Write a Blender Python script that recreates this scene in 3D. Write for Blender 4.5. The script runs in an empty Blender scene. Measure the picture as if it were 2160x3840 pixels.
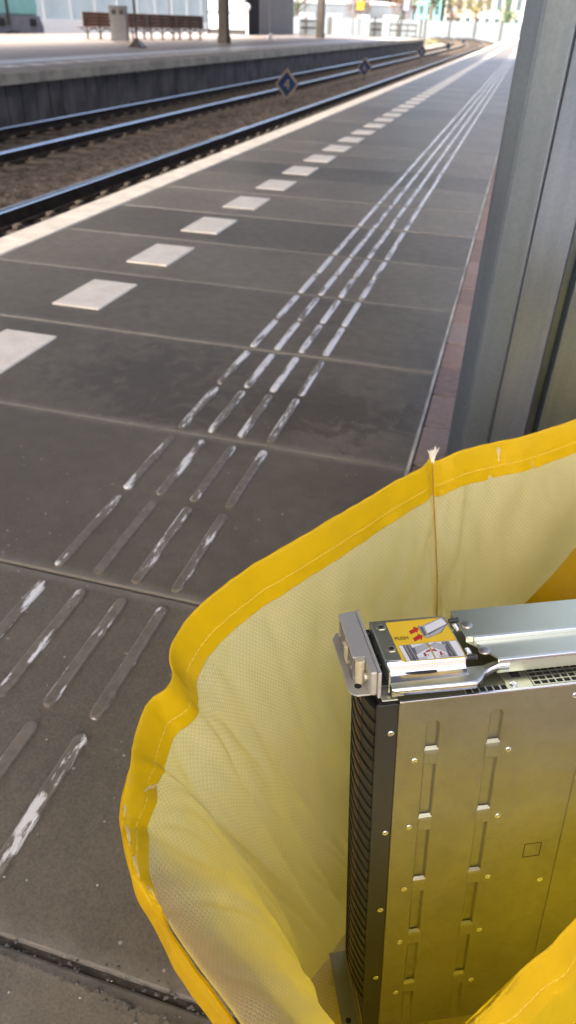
import bpy, bmesh, math, random
from mathutils import Vector, Matrix, noise
random.seed(7)
R=math.radians
sc=bpy.context.scene
COL=sc.collection

# ------------------------------------------------------------------ helpers
class MB:
    """collects boxes, tubes and prisms; build() links them as one mesh object"""
    def __init__(s): s.v=[]; s.f=[]; s.m=[]
    def add(s,vs,fs,mi=0):
        o=len(s.v); s.v+=[tuple(v) for v in vs]
        for f in fs: s.f.append(tuple(i+o for i in f)); s.m.append(mi)
        return s
    def box(s,x0,x1,y0,y1,z0,z1,mi=0,M=None):
        vs=[Vector((x,y,z)) for z in (z0,z1) for y in (y0,y1) for x in (x0,x1)]
        if M: vs=[M@v for v in vs]
        return s.add(vs,[(0,2,3,1),(4,5,7,6),(0,1,5,4),(2,6,7,3),(0,4,6,2),(1,3,7,5)],mi)
    def prism(s,pts,a,b,axis='z',mi=0,M=None):
        """closed outline extruded from a to b along an axis (counter-clockwise pts)"""
        def P(u,v,w): return {'z':(u,v,w),'y':(u,w,v),'x':(w,u,v)}[axis]
        n=len(pts); vs=[Vector(P(u,v,a)) for u,v in pts]+[Vector(P(u,v,b)) for u,v in pts]
        if M: vs=[M@v for v in vs]
        fs=[tuple(range(n))[::-1],tuple(range(n,2*n))]+[(i,(i+1)%n,n+(i+1)%n,n+i) for i in range(n)]
        return s.add(vs,fs,mi)
    def tube(s,path,r,n=8,mi=0,cap=True):
        path=[Vector(p) for p in path]; rs=r if isinstance(r,(list,tuple)) else [r]*len(path)
        vs=[];fs=[]; up=None
        for i,p in enumerate(path):
            t=(path[min(i+1,len(path)-1)]-path[max(i-1,0)]).normalized()
            if up is None:
                up=t.orthogonal().normalized()
            a=(up-t*up.dot(t)).normalized(); up=a; b=t.cross(a)
            for k in range(n):
                w=2*math.pi*k/n; vs.append(p+(a*math.cos(w)+b*math.sin(w))*rs[i])
        for i in range(len(path)-1):
            for k in range(n): fs.append((i*n+k,i*n+(k+1)%n,(i+1)*n+(k+1)%n,(i+1)*n+k))
        if cap: fs+= [tuple(range(n))[::-1],tuple(range((len(path)-1)*n,len(path)*n))]
        return s.add(vs,fs,mi)
    def lathe(s,prof,c=(0,0,0),n=20,mi=0,M=None):
        vs=[];fs=[];c=Vector(c)
        for r_,z in prof:
            for k in range(n):
                w=2*math.pi*k/n; v=Vector((r_*math.cos(w),r_*math.sin(w),z))
                if M: v=M@v
                vs.append(v+c)
        for i in range(len(prof)-1):
            for k in range(n): fs.append((i*n+k,i*n+(k+1)%n,(i+1)*n+(k+1)%n,(i+1)*n+k))
        fs+=[tuple(range(n))[::-1],tuple(range((len(prof)-1)*n,len(prof)*n))]
        return s.add(vs,fs,mi)
    def build(s,name,mat,parent=None,bevel=0,smooth=False,seg=2):
        me=bpy.data.meshes.new(name); me.from_pydata(s.v,[],s.f); me.update()
        for m in (mat if isinstance(mat,(list,tuple)) else [mat]): me.materials.append(m)
        me.polygons.foreach_set('material_index',s.m)
        if smooth: me.polygons.foreach_set('use_smooth',[True]*len(s.f))
        o=bpy.data.objects.new(name,me); COL.objects.link(o)
        if parent: o.parent=parent
        if bevel:
            b=o.modifiers.new('bevel','BEVEL'); b.width=bevel; b.segments=seg; b.limit_method='ANGLE'; b.angle_limit=R(35)
        return o
def tag(o,label,cat,group=None):
    o['label']=label; o['category']=cat
    if group: o['group']=group
    return o
def structure(o,kind='structure'): o['kind']=kind; return o
def thing(name,label,cat,loc=(0,0,0),rz=0,group=None):
    o=bpy.data.objects.new(name,None); COL.objects.link(o); o.location=loc; o.rotation_euler=(0,0,rz)
    o.empty_display_size=.1
    return tag(o,label,cat,group)
def copy_thing(src,loc,rz,label):
    kids={}
    for o in list(COL.objects): kids.setdefault(o.parent,[]).append(o)
    r=src.copy(); COL.objects.link(r); r.location=loc; r.rotation_euler=(0,0,rz); r['label']=label
    def rec(a,b):
        for ch in kids.get(a,[]):
            c=ch.copy(); COL.objects.link(c); c.parent=b; rec(ch,c)
    rec(src,r); return r
def text_mesh(name,body,size,parent,mat,M,depth=0.0,align='LEFT',sx=1.0):
    cu=bpy.data.curves.new(name,'FONT'); cu.body=body; cu.size=size; cu.extrude=depth; cu.align_x=align
    t=bpy.data.objects.new(name,cu); COL.objects.link(t)
    dg=bpy.context.evaluated_depsgraph_get(); me=bpy.data.meshes.new_from_object(t.evaluated_get(dg))
    bpy.data.objects.remove(t); bpy.data.curves.remove(cu)
    me.name=name
    for v in me.vertices: v.co=M@Vector((v.co.x*sx,v.co.y,v.co.z))
    me.materials.clear(); me.materials.append(mat)
    o=bpy.data.objects.new(name,me); COL.objects.link(o)
    if parent: o.parent=parent
    return o

# ------------------------------------------------------------------ materials
class NT:
    def __init__(s,name):
        s.m=bpy.data.materials.new(name); s.m.use_nodes=True; s.t=s.m.node_tree; s.n=s.t.nodes; s.l=s.t.links
        s.b=s.n['Principled BSDF']; s.out=s.n['Material Output']
    def node(s,ty,**kw):
        x=s.n.new(ty)
        for k,v in kw.items():
            if k.startswith('i_'):
                x.inputs[k[2:].replace('_',' ')].default_value=v
            else: setattr(x,k,v)
        return x
    def link(s,a,b): s.l.new(a,b)
    def pos(s):
        return s.node('ShaderNodeNewGeometry').outputs['Position']
    def obj(s): return s.node('ShaderNodeTexCoord').outputs['Object']
    def scale(s,v,sc_):
        m=s.node('ShaderNodeMapping'); m.inputs['Scale'].default_value=sc_; s.link(v,m.inputs['Vector']); return m.outputs[0]
    def noise(s,v,scale,detail=4,rough=.55,dist=0):
        x=s.node('ShaderNodeTexNoise'); x.inputs['Scale'].default_value=scale; x.inputs['Detail'].default_value=detail
        x.inputs['Roughness'].default_value=rough; x.inputs['Distortion'].default_value=dist
        if v is not None: s.link(v,x.inputs['Vector'])
        return x.outputs['Fac']
    def ramp(s,f,stops):
        x=s.node('ShaderNodeValToRGB'); e=x.color_ramp.elements
        while len(e)<len(stops): e.new(.5)
        for i,(p,c) in enumerate(stops):
            e[i].position=p; e[i].color=(*c,1) if isinstance(c,(tuple,list)) else (c,c,c,1)
        s.link(f,x.inputs['Fac']); return x.outputs['Color']
    def mixc(s,f,a,b,mode='MIX'):
        x=s.node('ShaderNodeMix',data_type='RGBA',blend_type=mode)
        for sock,v in ((x.inputs[0],f),(x.inputs[6],a),(x.inputs[7],b)):
            if isinstance(v,(int,float)): sock.default_value=v
            elif isinstance(v,(tuple,list)): sock.default_value=(*v,1) if len(v)==3 else v
            else: s.link(v,sock)
        return x.outputs[2]
    def math(s,op,a,b=None,c=None):
        x=s.node('ShaderNodeMath',operation=op)
        for i,v in enumerate((a,b,c)):
            if v is None: continue
            if isinstance(v,(int,float)): x.inputs[i].default_value=v
            else: s.link(v,x.inputs[i])
        return x.outputs[0]
    def bump(s,h,strength=.3,dist=.01):
        x=s.node('ShaderNodeBump'); x.inputs['Strength'].default_value=strength; x.inputs['Distance'].default_value=dist
        s.link(h,x.inputs['Height']); s.link(x.outputs[0],s.b.inputs['Normal']); return x.outputs[0]
    def set(s,**kw):
        for k,v in kw.items():
            i=s.b.inputs[k.replace('_',' ')]
            if isinstance(v,(int,float)): i.default_value=v
            elif isinstance(v,tuple): i.default_value=(*v,1) if len(v)==3 else v
            else: s.link(v,i)
        return s
def simple(name,col,rough=.6,metal=0,var=.25,scale=8,bump=0,bscale=60,spec=.5,coat=0,coord='obj'):
    t=NT(name); v=t.obj() if coord=='obj' else t.pos()
    n=t.noise(v,scale,5)
    c=t.ramp(n,[(.3,tuple(x*(1-var) for x in col)),(.7,tuple(min(1,x*(1+var)) for x in col))])
    rn=t.math('MULTIPLY_ADD',t.noise(v,scale*2.3,3),.25*rough,rough*.87)
    t.set(Base_Color=c,Roughness=rn,Metallic=metal,Specular_IOR_Level=spec,Coat_Weight=coat)
    if bump: t.bump(t.noise(v,bscale,4),bump,.004)
    return t.m
M={}
# concrete slabs of the near platform: per-slab tone, dirt, damp stains with a shape of their own
Y0,SL=2.695,.6
def slab_mat():
    t=NT('slab_concrete'); p=t.pos()
    sp=t.node('ShaderNodeSeparateXYZ'); t.link(p,sp.inputs[0])
    k=t.math('FLOOR',t.math('DIVIDE',t.math('SUBTRACT',sp.outputs[1],Y0),SL))
    wn=t.node('ShaderNodeTexWhiteNoise',noise_dimensions='1D'); t.link(k,wn.inputs['W'])
    fine=t.noise(p,260,3,.6); mid=t.noise(p,22,6,.62); big=t.noise(p,2.6,5,.6,.6)
    c=t.ramp(big,[(.28,(.112,.098,.073)),(.72,(.235,.207,.160))])
    c=t.mixc(t.math('MULTIPLY',t.ramp(mid,[(.42,0.0),(.6,1.0)]),.45),c,(.10,.09,.073))
    c=t.mixc(.42,c,t.ramp(fine,[(.3,(.07,.065,.058)),(.7,(.25,.217,.162))]))
    # slab-to-slab tone
    c=t.mixc(1.0,c,t.ramp(wn.outputs['Value'],[(0,.74),(1,1.22)]),'MULTIPLY')
    # scattered light specks of grit set in the concrete
    vo=t.node('ShaderNodeTexVoronoi'); vo.inputs['Scale'].default_value=34; t.link(p,vo.inputs['Vector'])
    sepc=t.node('ShaderNodeSeparateColor'); t.link(vo.outputs['Color'],sepc.inputs[0])
    spk=t.math('MULTIPLY',t.math('LESS_THAN',vo.outputs['Distance'],.075),t.math('GREATER_THAN',sepc.outputs[0],.72))
    c=t.mixc(t.math('MULTIPLY',spk,.8),c,(.42,.40,.37))
    # damp stain: two blobs with ragged edges
    def blob(cx,cy,rx,ry):
        a=t.math('POWER',t.math('DIVIDE',t.math('SUBTRACT',sp.outputs[0],cx),rx),2.0)
        b=t.math('POWER',t.math('DIVIDE',t.math('SUBTRACT',sp.outputs[1],cy),ry),2.0)
        return t.math('SUBTRACT',1.0,t.math('SQRT',t.math('ADD',a,b)))
    d=t.math('MAXIMUM',blob(-.93,1.80,.36,.26),t.math('MAXIMUM',blob(-.42,1.74,.42,.17),blob(-.75,1.62,.25,.12)))
    nn=t.noise(p,11,7,.68,1.3)
    st=t.ramp(t.math('ADD',d,t.math('MULTIPLY',t.math('SUBTRACT',nn,.5),4.6)),[(.30,0.0),(.42,1.0)])
    rest=t.ramp(t.noise(p,1.7,6,.68,1.2),[(.60,0.0),(.66,1.0)])
    st=t.math('MAXIMUM',st,t.math('MULTIPLY',rest,.55))
    c=t.mixc(t.math('MULTIPLY',st,.66),c,(.072,.061,.050))
    # trodden-in gum and small dark scuffs
    vg=t.node('ShaderNodeTexVoronoi'); vg.inputs['Scale'].default_value=4.2; t.link(t.mixc(.06,p,t.node('ShaderNodeTexNoise').outputs['Color']) if False else p,vg.inputs['Vector'])
    sg=t.node('ShaderNodeSeparateColor'); t.link(vg.outputs['Color'],sg.inputs[0])
    gum=t.math('MULTIPLY',t.math('LESS_THAN',t.math('ADD',vg.outputs['Distance'],t.math('MULTIPLY',mid,.10)),.115),t.math('GREATER_THAN',sg.outputs[1],.55))
    c=t.mixc(t.math('MULTIPLY',gum,.6),c,(.05,.045,.04))
    scf=t.ramp(t.noise(t.scale(p,(9,30,9)),1.0,5,.7),[(.66,0.0),(.72,1.0)])
    c=t.mixc(t.math('MULTIPLY',scf,.35),c,(.06,.053,.045))
    # trodden dirt smeared out of the open joint at the near end
    dj=t.math('SUBTRACT',1.0,t.math('DIVIDE',t.math('ABSOLUTE',t.math('SUBTRACT',sp.outputs[1],.286)),t.math('MAXIMUM',.004,t.math('MULTIPLY_ADD',sp.outputs[0],.055,.032))))
    sm=t.ramp(t.math('ADD',dj,t.math('MULTIPLY',t.math('SUBTRACT',t.noise(p,70,5,.7),.5),1.6)),[(.28,0.0),(.5,1.0)])
    c=t.mixc(t.math('MULTIPLY',sm,.8),c,(.030,.027,.023))
    # pale bloom along each joint
    fr=t.math('FRACT',t.math('DIVIDE',t.math('SUBTRACT',sp.outputs[1],Y0),SL))
    ed=t.math('MINIMUM',fr,t.math('SUBTRACT',1.0,fr))
    wob=t.math('ADD',ed,t.math('MULTIPLY',t.math('SUBTRACT',mid,.5),.05))
    c=t.mixc(t.math('MULTIPLY',t.ramp(wob,[(.012,1.0),(.045,0.0)]),.42),c,(.27,.25,.21))
    rg=t.math('ADD',t.math('MULTIPLY',mid,.22),.25)
    rg=t.math('SUBTRACT',rg,t.math('MULTIPLY',st,.02))
    t.set(Base_Color=c,Roughness=rg,Specular_IOR_Level=.5)
    t.bump(t.math('ADD',t.math('MULTIPLY',fine,.5),t.math('MULTIPLY',mid,.8)),.34,.004)
    return t.m
M['slab']=slab_mat()
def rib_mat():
    t=NT('rib_sky_sheen'); p=t.pos()
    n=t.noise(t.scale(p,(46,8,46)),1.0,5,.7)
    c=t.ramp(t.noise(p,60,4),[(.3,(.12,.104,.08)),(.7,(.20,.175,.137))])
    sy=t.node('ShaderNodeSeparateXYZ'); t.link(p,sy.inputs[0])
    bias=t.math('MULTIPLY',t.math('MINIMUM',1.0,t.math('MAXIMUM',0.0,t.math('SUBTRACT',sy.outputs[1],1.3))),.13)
    w=t.ramp(t.math('ADD',n,bias),[(.56,0.0),(.585,1.0)])  # sky sheen painted as white streaks, denser farther along the platform
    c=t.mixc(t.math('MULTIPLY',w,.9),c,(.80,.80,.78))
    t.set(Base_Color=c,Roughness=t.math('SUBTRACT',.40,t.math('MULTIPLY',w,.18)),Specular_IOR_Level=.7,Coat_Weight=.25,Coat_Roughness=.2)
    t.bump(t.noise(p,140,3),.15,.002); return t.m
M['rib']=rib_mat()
def tile_mat():
    t=NT('white_tile'); p=t.pos()
    c=t.ramp(t.noise(p,14,5),[(.3,(.70,.645,.555)),(.7,(.84,.785,.69))])
    sc_=t.ramp(t.noise(t.scale(p,(22,60,22)),1.0,5,.7,.6),[(.60,0.0),(.70,1.0)])
    c=t.mixc(t.math('MULTIPLY',sc_,.65),c,(.42,.385,.325)); c=t.mixc(t.math('MULTIPLY',t.ramp(t.noise(p,170,3),[(.62,0.0),(.7,1.0)]),.3),c,(.34,.31,.27))
    t.set(Base_Color=c,Roughness=.4); t.bump(t.noise(p,120,4),.12,.003); return t.m
M['white_tile']=tile_mat()
M['edge_stone']=simple('edge_stone',(.84,.76,.63),.55,0,.16,9,.3,90,coord='pos')
M['dirt']=simple('joint_dirt',(.035,.032,.028),.9,0,.6,150,.6,220,coord='pos')
def brick_mat():
    t=NT('clay_brick'); p=t.pos(); a=t.node('ShaderNodeAttribute',attribute_name='tone')
    c=t.ramp(a.outputs['Fac'],[(0,(.20,.145,.12)),(.5,(.32,.20,.15)),(1,(.37,.28,.235))])
    c=t.mixc(.5,c,t.ramp(t.noise(p,55,5,.65),[(.3,(.15,.11,.09)),(.7,(.37,.26,.22))]))
    t.set(Base_Color=c,Roughness=.62); t.bump(t.noise(p,150,4),.25,.003); return t.m
M['brick']=brick_mat()
M['coping']=simple('coping_concrete',(.30,.275,.22),.75,0,.35,2.2,.2,30,coord='pos')
M['panelwall']=simple('dark_wall_panels',(.085,.08,.078),.6,0,.45,1.6,.1,20,spec=.08,coord='pos')
M['farpave']=simple('far_paving',(.27,.232,.20),.55,0,.18,1.4,.2,40,coord='pos')
M['ballast']=None
def ballast():
    t=NT('ballast_stone'); p=t.pos()
    vo=t.node('ShaderNodeTexVoronoi'); vo.inputs['Scale'].default_value=17; t.link(p,vo.inputs['Vector'])
    sp=t.node('ShaderNodeSeparateColor'); t.link(vo.outputs['Color'],sp.inputs[0])
    c=t.ramp(sp.outputs[0],[(0,(.016,.013,.0105)),(.5,(.062,.05,.041)),(1,(.20,.165,.135))])
    c=t.mixc(.5,c,t.ramp(t.noise(p,1.2,4),[(.3,(.036,.028,.022)),(.7,(.095,.075,.06))]))
    s2=t.node('ShaderNodeSeparateXYZ'); t.link(p,s2.inputs[0])
    t.set(Base_Color=c,Roughness=.85,Specular_IOR_Level=.12)
    t.bump(vo.outputs['Distance'],.9,.03); return t.m
M['ballast']=ballast()
M['rail_top']=simple('rail_polished',(.74,.76,.78),.2,1,.06,3,0)
M['rail_side']=simple('rail_rust',(.028,.022,.018),.8,0,.4,6,.2,40,spec=.1)
M['sleeper']=simple('sleeper_concrete',(.12,.10,.08),.8,0,.3,5,.3,40,spec=.08)
M['galv']=None
def galv():
    t=NT('painted_steel'); p=t.obj()
    st=t.noise(t.scale(p,(30,30,.9)),1.0,6,.6); bl=t.noise(p,3.2,5,.6,.4); sp=t.noise(p,160,3,.6)
    c=t.ramp(bl,[(.3,(.155,.20,.25)),(.7,(.23,.28,.34))])
    c=t.mixc(.4,c,t.ramp(st,[(.35,(.14,.182,.226)),(.65,(.26,.31,.365))]))
    c=t.mixc(.10,c,t.ramp(sp,[(.4,.10),(.6,.30)]))
    spot=t.ramp(t.noise(p,26,3,.5),[(.71,0.0),(.75,1.0)])
    c=t.mixc(t.math('MULTIPLY',spot,.6),c,(.07,.062,.05))
    stn=t.ramp(t.noise(t.scale(p,(14,14,.7)),1.0,5,.7),[(.58,0.0),(.68,1.0)])
    c=t.mixc(t.math('MULTIPLY',stn,.35),c,(.085,.085,.08))
    rust=t.ramp(t.noise(t.scale(p,(30,30,9)),1.0,4,.6),[(.735,0.0),(.76,1.0)])
    c=t.mixc(t.math('MULTIPLY',rust,.75),c,(.12,.065,.03))
    t.set(Base_Color=c,Metallic=.8,Roughness=t.math('MULTIPLY_ADD',st,.16,.22)); t.bump(sp,.02,.001); return t.m
M['galv']=galv()
def zinc(name,col,rough=.3,metal=1.0,grain=.06):
    t=NT(name); p=t.obj(); a=t.noise(p,55,4,.6); b=t.noise(p,900,2)
    c=t.ramp(a,[(.3,tuple(x*.86 for x in col)),(.7,tuple(min(1,x*1.08) for x in col))])
    t.set(Base_Color=c,Metallic=metal,Roughness=t.math('MULTIPLY_ADD',a,.16,rough)); t.bump(b,grain,.0004); return t.m
def sheetm():
    t=NT('sheet_steel'); p=t.obj(); a=t.noise(p,.012,5,.6,.5); sm=t.noise(p,.05,6,.7,.8); sc_=t.noise(t.scale(p,(.02,.02,1.2)),1.0,3,.6); b=t.noise(p,1.1,3)
    scr=t.ramp(t.noise(t.scale(p,(.5,.5,.012)),1.0,2,.5,.6),[(.70,0.0),(.715,1.0),(.73,0.0)])
    c=t.ramp(a,[(.3,(.27,.262,.185)),(.7,(.34,.33,.235))]); c=t.mixc(t.math('MULTIPLY',scr,.35),c,(.55,.53,.45))
    c=t.mixc(t.math('MULTIPLY',t.ramp(sm,[(.5,0.0),(.7,1.0)]),.25),c,(.20,.19,.13))
    t.set(Base_Color=c,Metallic=.92,Roughness=t.math('ADD',t.math('MULTIPLY',sm,.30),t.math('MULTIPLY_ADD',sc_,.08,.24)))
    t.bump(t.math('ADD',b,t.math('MULTIPLY',a,6.0)),.10,.4); return t.m
M['sheet']=sheetm()
M['zinc']=zinc('zinc_plate',(.70,.71,.55),.26,.95,.05)
M['chrome']=zinc('bright_zinc',(.80,.81,.82),.14,1,.02)
M['earmetal']=zinc('ear_paint',(.50,.48,.43),.42,.55,.05)
M['clearplastic']=simple('smoky_plastic',(.42,.37,.25),.22,0,.1,40,0,coat=.5)
M['rivet']=zinc('rivet_steel',(.46,.43,.38),.3,.9)
M['black']=simple('black_powder_coat',(.016,.016,.014),.5,0,.2,60,.08,500)
M['blackgloss']=simple('black_plastic',(.02,.02,.02),.3,0,.15,60)
M['caddy']=simple('carrier_plastic',(.014,.0135,.012),.45,0,.25,30,.05,300,spec=.25)
M['latch']=simple('carrier_red',(.05,.012,.008),.45,0,.2,30)
M['caddyedge']=simple('carrier_edge',(.03,.028,.024),.45,0,.2,30,spec=.25)
M['dark_hole']=simple('vent_dark',(.006,.006,.006),.8,0,.1,30)
M['lab_y']=simple('label_yellow',(.80,.52,.03),.35,0,.05,20)
M['lab_w']=simple('label_white',(.74,.74,.72),.35,0,.04,20)
M['lab_k']=simple('label_black',(.02,.02,.02),.4,0,.1,20)
M['lab_g']=simple('label_grey',(.115,.115,.115),.4,0,.1,20)
M['lab_lg']=simple('label_light_grey',(.42,.42,.42),.4,0,.1,20)
M['lab_r']=simple('label_red',(.55,.025,.02),.4,0,.1,20)
# bag sheet: white inside, yellow outside, lets light through
def bag_mat(name,inner,outer,hem=False):
    t=NT(name); t.n.remove(t.b)
    uv=t.node('ShaderNodeUVMap'); uvv=uv.outputs[0]
    sp=t.node('ShaderNodeSeparateXYZ'); t.link(uvv,sp.inputs[0])
    U,V=sp.outputs[0],sp.outputs[1]
    pu,pv=(.0050,.0034) if not hem else (.0016,.0016)
    row=t.math('FLOOR',t.math('DIVIDE',V,pv))
    off=t.math('MULTIPLY',t.math('MODULO',row,2.0),.5)
    fu=t.math('FRACT',t.math('ADD',t.math('DIVIDE',U,pu),off)); fv=t.math('FRACT',t.math('DIVIDE',V,pv))
    su=t.math('SINE',t.math('MULTIPLY',fu,math.pi)); sv=t.math('SINE',t.math('MULTIPLY',fv,math.pi))
    h=t.math('MULTIPLY',t.math('POWER',su,.6),t.math('POWER',sv,.6))
    bp=t.node('ShaderNodeBump'); bp.inputs['Strength'].default_value=.75 if not hem else .25; bp.inputs['Distance']  .default_value=.0009 if not hem else .0004
    bst=t.math('MULTIPLY_ADD',t.node('ShaderNodeNewGeometry').outputs['Backfacing'],-.6 if not hem else 0,.75 if not hem else .25); t.link(bst,bp.inputs['Strength'])
    n1=t.noise(uvv,24,5,.6,.8)
    hh=t.math('ADD',h,t.math('MULTIPLY',n1,2.2)); t.link(hh,bp.inputs['Height'])
    geo=t.node('ShaderNodeNewGeometry')
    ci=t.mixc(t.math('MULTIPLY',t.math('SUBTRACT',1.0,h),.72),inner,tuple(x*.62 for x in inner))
    ci=t.mixc(t.math('MULTIPLY',t.ramp(t.noise(uvv,5,4),[(.35,0.0),(.7,1.0)]),.18),ci,(.70,.60,.28))
    co=t.mixc(.35,outer,t.ramp(t.noise(uvv,30,4),[(.3,tuple(x*.8 for x in outer)),(.7,outer)]))
    if hem:
        # row of stitches 12 mm above the lower edge and vertical crease marks
        a=t.math('LESS_THAN',t.math('ABSOLUTE',t.math('SUBTRACT',V,-.031)),.0006)
        b=t.math('LESS_THAN',t.math('FRACT',t.math('DIVIDE',U,.0062)),.68)
        stt=t.math('MULTIPLY',a,b)
        cr=t.ramp(t.noise(t.scale(uvv,(150,9,1)),1.0,3,.6),[(.64,0.0),(.70,1.0)])
        co=t.mixc(t.math('MULTIPLY',cr,.35),co,(.88,.66,.12))
        co=t.mixc(t.math('MULTIPLY',stt,.8),co,(.86,.66,.16))
        ci=co
    col=t.mixc(geo.outputs['Backfacing'],ci,co)
    pr=t.node('ShaderNodeBsdfPrincipled'); t.link(col,pr.inputs['Base Color'])
    pr.inputs['Roughness'].default_value=.36 if hem else .42
    pr.inputs['Specular IOR Level'].default_value=.32 if not hem else .28
    t.link(bp.outputs[0],pr.inputs['Normal'])
    tr=t.node('ShaderNodeBsdfTranslucent'); tr.inputs[0].default_value=(.96,.77,.04,1)
    mx=t.node('ShaderNodeMixShader'); mx.inputs[0].default_value=.50 if not hem else .36
    t.link(pr.outputs[0],mx.inputs[1]); t.link(tr.outputs[0],mx.inputs[2]); t.link(mx.outputs[0],t.out.inputs['Surface'])
    return t.m
M['bag']=bag_mat('bag_sheet',(.94,.88,.49),(.74,.49,.006))
M['hem']=bag_mat('bag_hem',(.74,.49,.004),(.74,.49,.004),True)
M['seam']=simple('seam_thread',(.42,.23,.03),.6,0,.2,60)
M['fray']=simple('frayed_white',(.78,.75,.62),.8,0,.1,60)

# ------------------------------------------------------------------ camera
cd=bpy.data.cameras.new('camera'); cam=bpy.data.objects.new('camera',cd); COL.objects.link(cam); sc.camera=cam
CM=[(0.961061,0.27498,0.02734),(-0.178085,0.540666,0.822171),(-0.211299,0.795026,-0.568583)]
H=.88
cam.matrix_world=Matrix(((CM[0][0],CM[1][0],-CM[2][0],0),(CM[0][1],CM[1][1],-CM[2][1],0),(CM[0][2],CM[1][2],-CM[2][2],H),(0,0,0,1)))
cd.sensor_fit='VERTICAL'; cd.sensor_height=36; cd.lens=36*2659.37/3840
cd.clip_start=.02; cd.clip_end=5000
cd.dof.use_dof=True; cd.dof.focus_distance=.56; cd.dof.aperture_fstop=9.5

# ------------------------------------------------------------------ track geometry helper: straight to y=80, then a left-hand bend
YB,RB=80.,400.
def along(x,y):
    if y<=YB: return Vector((x,y,0)),0.
    a=(y-YB)/RB; r=RB+x   # centre at (-RB, YB)
    return Vector((-RB+r*math.cos(a),YB+r*math.sin(a),0)),a
# ------------------------------------------------------------------ setting
g=MB(); g.box(-900,900,-200,1500,-3.2,-1.2); structure(g.build('ground',simple('ground_soil',(.20,.18,.14),.9,0,.3,.08,coord='pos')))
# ballast bed: one displaced sheet between the platforms, following the bend
def sheet(name,x0,x1,ys,nx,z,mat,amp=0,fr=3.):
    m=MB(); vs=[];fs=[]
    for j,y in enumerate(ys):
        for i in range(nx+1):
            x=x0+(x1-x0)*i/nx; p,a=along(x,y)
            d=amp*noise.fractal(Vector((p.x*fr,p.y*fr,0)),.7,2.1,5) if amp else 0
            vs.append((p.x,p.y,(z(x) if callable(z) else z)+d))
    for j in range(len(ys)-1):
        for i in range(nx): a=j*(nx+1)+i; fs.append((a,a+1,a+nx+2,a+nx+1))
    m.add(vs,fs); return m.build(name,mat,smooth=True)
ys=[y*.09 for y in range(30,330)]+[29.7+.5*k for k in range(1,90)]+[75+4*k for k in range(1,130)]
def bz(x):
    # crown between the two tracks, lower beside the platform walls
    return -.925+.07*math.exp(-((x+5.74)/.75)**2)-.05*(abs(x+5.74)>3.1)
structure(sheet('ballast',-9.3,-2.30,ys,70,bz,M['ballast'],.035,6.),'stuff')
# ---- near platform body, slabs, kerb stones
W0,W1=-2.08,-.106
b=MB(); b.box(-2.20,8.0,-14,125,-1.19,-.085); structure(b.build('platform_base',M['dirt']))
s=MB()
for k in range(-10,190):
    y0=Y0+SL*k
    if y0>112: break
    gp=.003 if k!=-4 else .003
    ya,yb=y0+gp,y0+SL-gp
    if k==-5: yb-=.003
    dz=random.uniform(-.0015,.0015)
    s.box(W0,W1,ya,yb,-.08,dz)
structure(s.build('platform_paving',M['slab'],bevel=.0035))
s=MB(); s.box(W0,W1+.02,-6,112,-.08,-.006); structure(s.build('joint_filling',simple('joint_fill',(.06,.053,.044),.9,0,.5,60,.5,200,coord='pos')))
s=MB(); y=-6.
while y<112:
    L=.6; s.box(-2.25,W0-.004,y+.0025,y+L-.0025,-.08,.002+random.uniform(-.001,.001)); y+=L
structure(s.build('platform_edge',M['edge_stone'],bevel=.004))
s=MB(); s.box(-2.25,-2.2,-14,125,-1.19,-.082); structure(s.build('platform_front',M['panelwall']))
s=MB(); y=-4.
while y<60:
    L=1.0; s.box(W1+.0005,W1+.009,y+.002,y+L-.002,-.08,.003); y+=L
structure(s.build('paving_kerb',simple('kerb_strip',(.50,.47,.40),.6,0,.45,6,.3,60,coord='pos'),bevel=.003))
# joint filling with grit (wide open joint at the lower left)
s=MB()
for i in range(300):
    x=random.uniform(-.62,.0); 
    dens=(x+.62)/.62
    yy=Y0-4*SL+ random.gauss(-.008,.004+.012*dens*(x>-.3)); r=random.uniform(.0009,.0028)
    s.lathe([(r*.6,-r*.6),(r,0),(r*.5,r*.7)],(x,yy,.0005-.004*(abs(yy-(Y0-4*SL)+.008)<.008)+r*.3),5)
structure(s.build('joint_grit',simple('grit_stone',(.10,.095,.085),.7,0,.7,90,coord='pos')),'stuff')
# scattered grit on the slabs
s=MB()
for i in range(420):
    x=random.uniform(-1.5,-.05); yy=random.uniform(.15,2.6); r=random.choice((.0007,.0009,.0011,.0016))
    s.lathe([(r*.7,-r*.3),(r,r*.2),(r*.4,r*.8)],(x,yy,.0012),5)
structure(s.build('grit',simple('pale_grit',(.42,.40,.36),.5,0,.3,90,coord='pos')),'stuff')
# white guide blocks: one per slab
s=MB()
for k in range(-7,170):
    y0=Y0+SL*k
    s.box(-1.525,-1.335,y0+.16,y0+.475,-.01,.0045)
structure(s.build('platform_line',M['white_tile'],bevel=.002))
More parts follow.
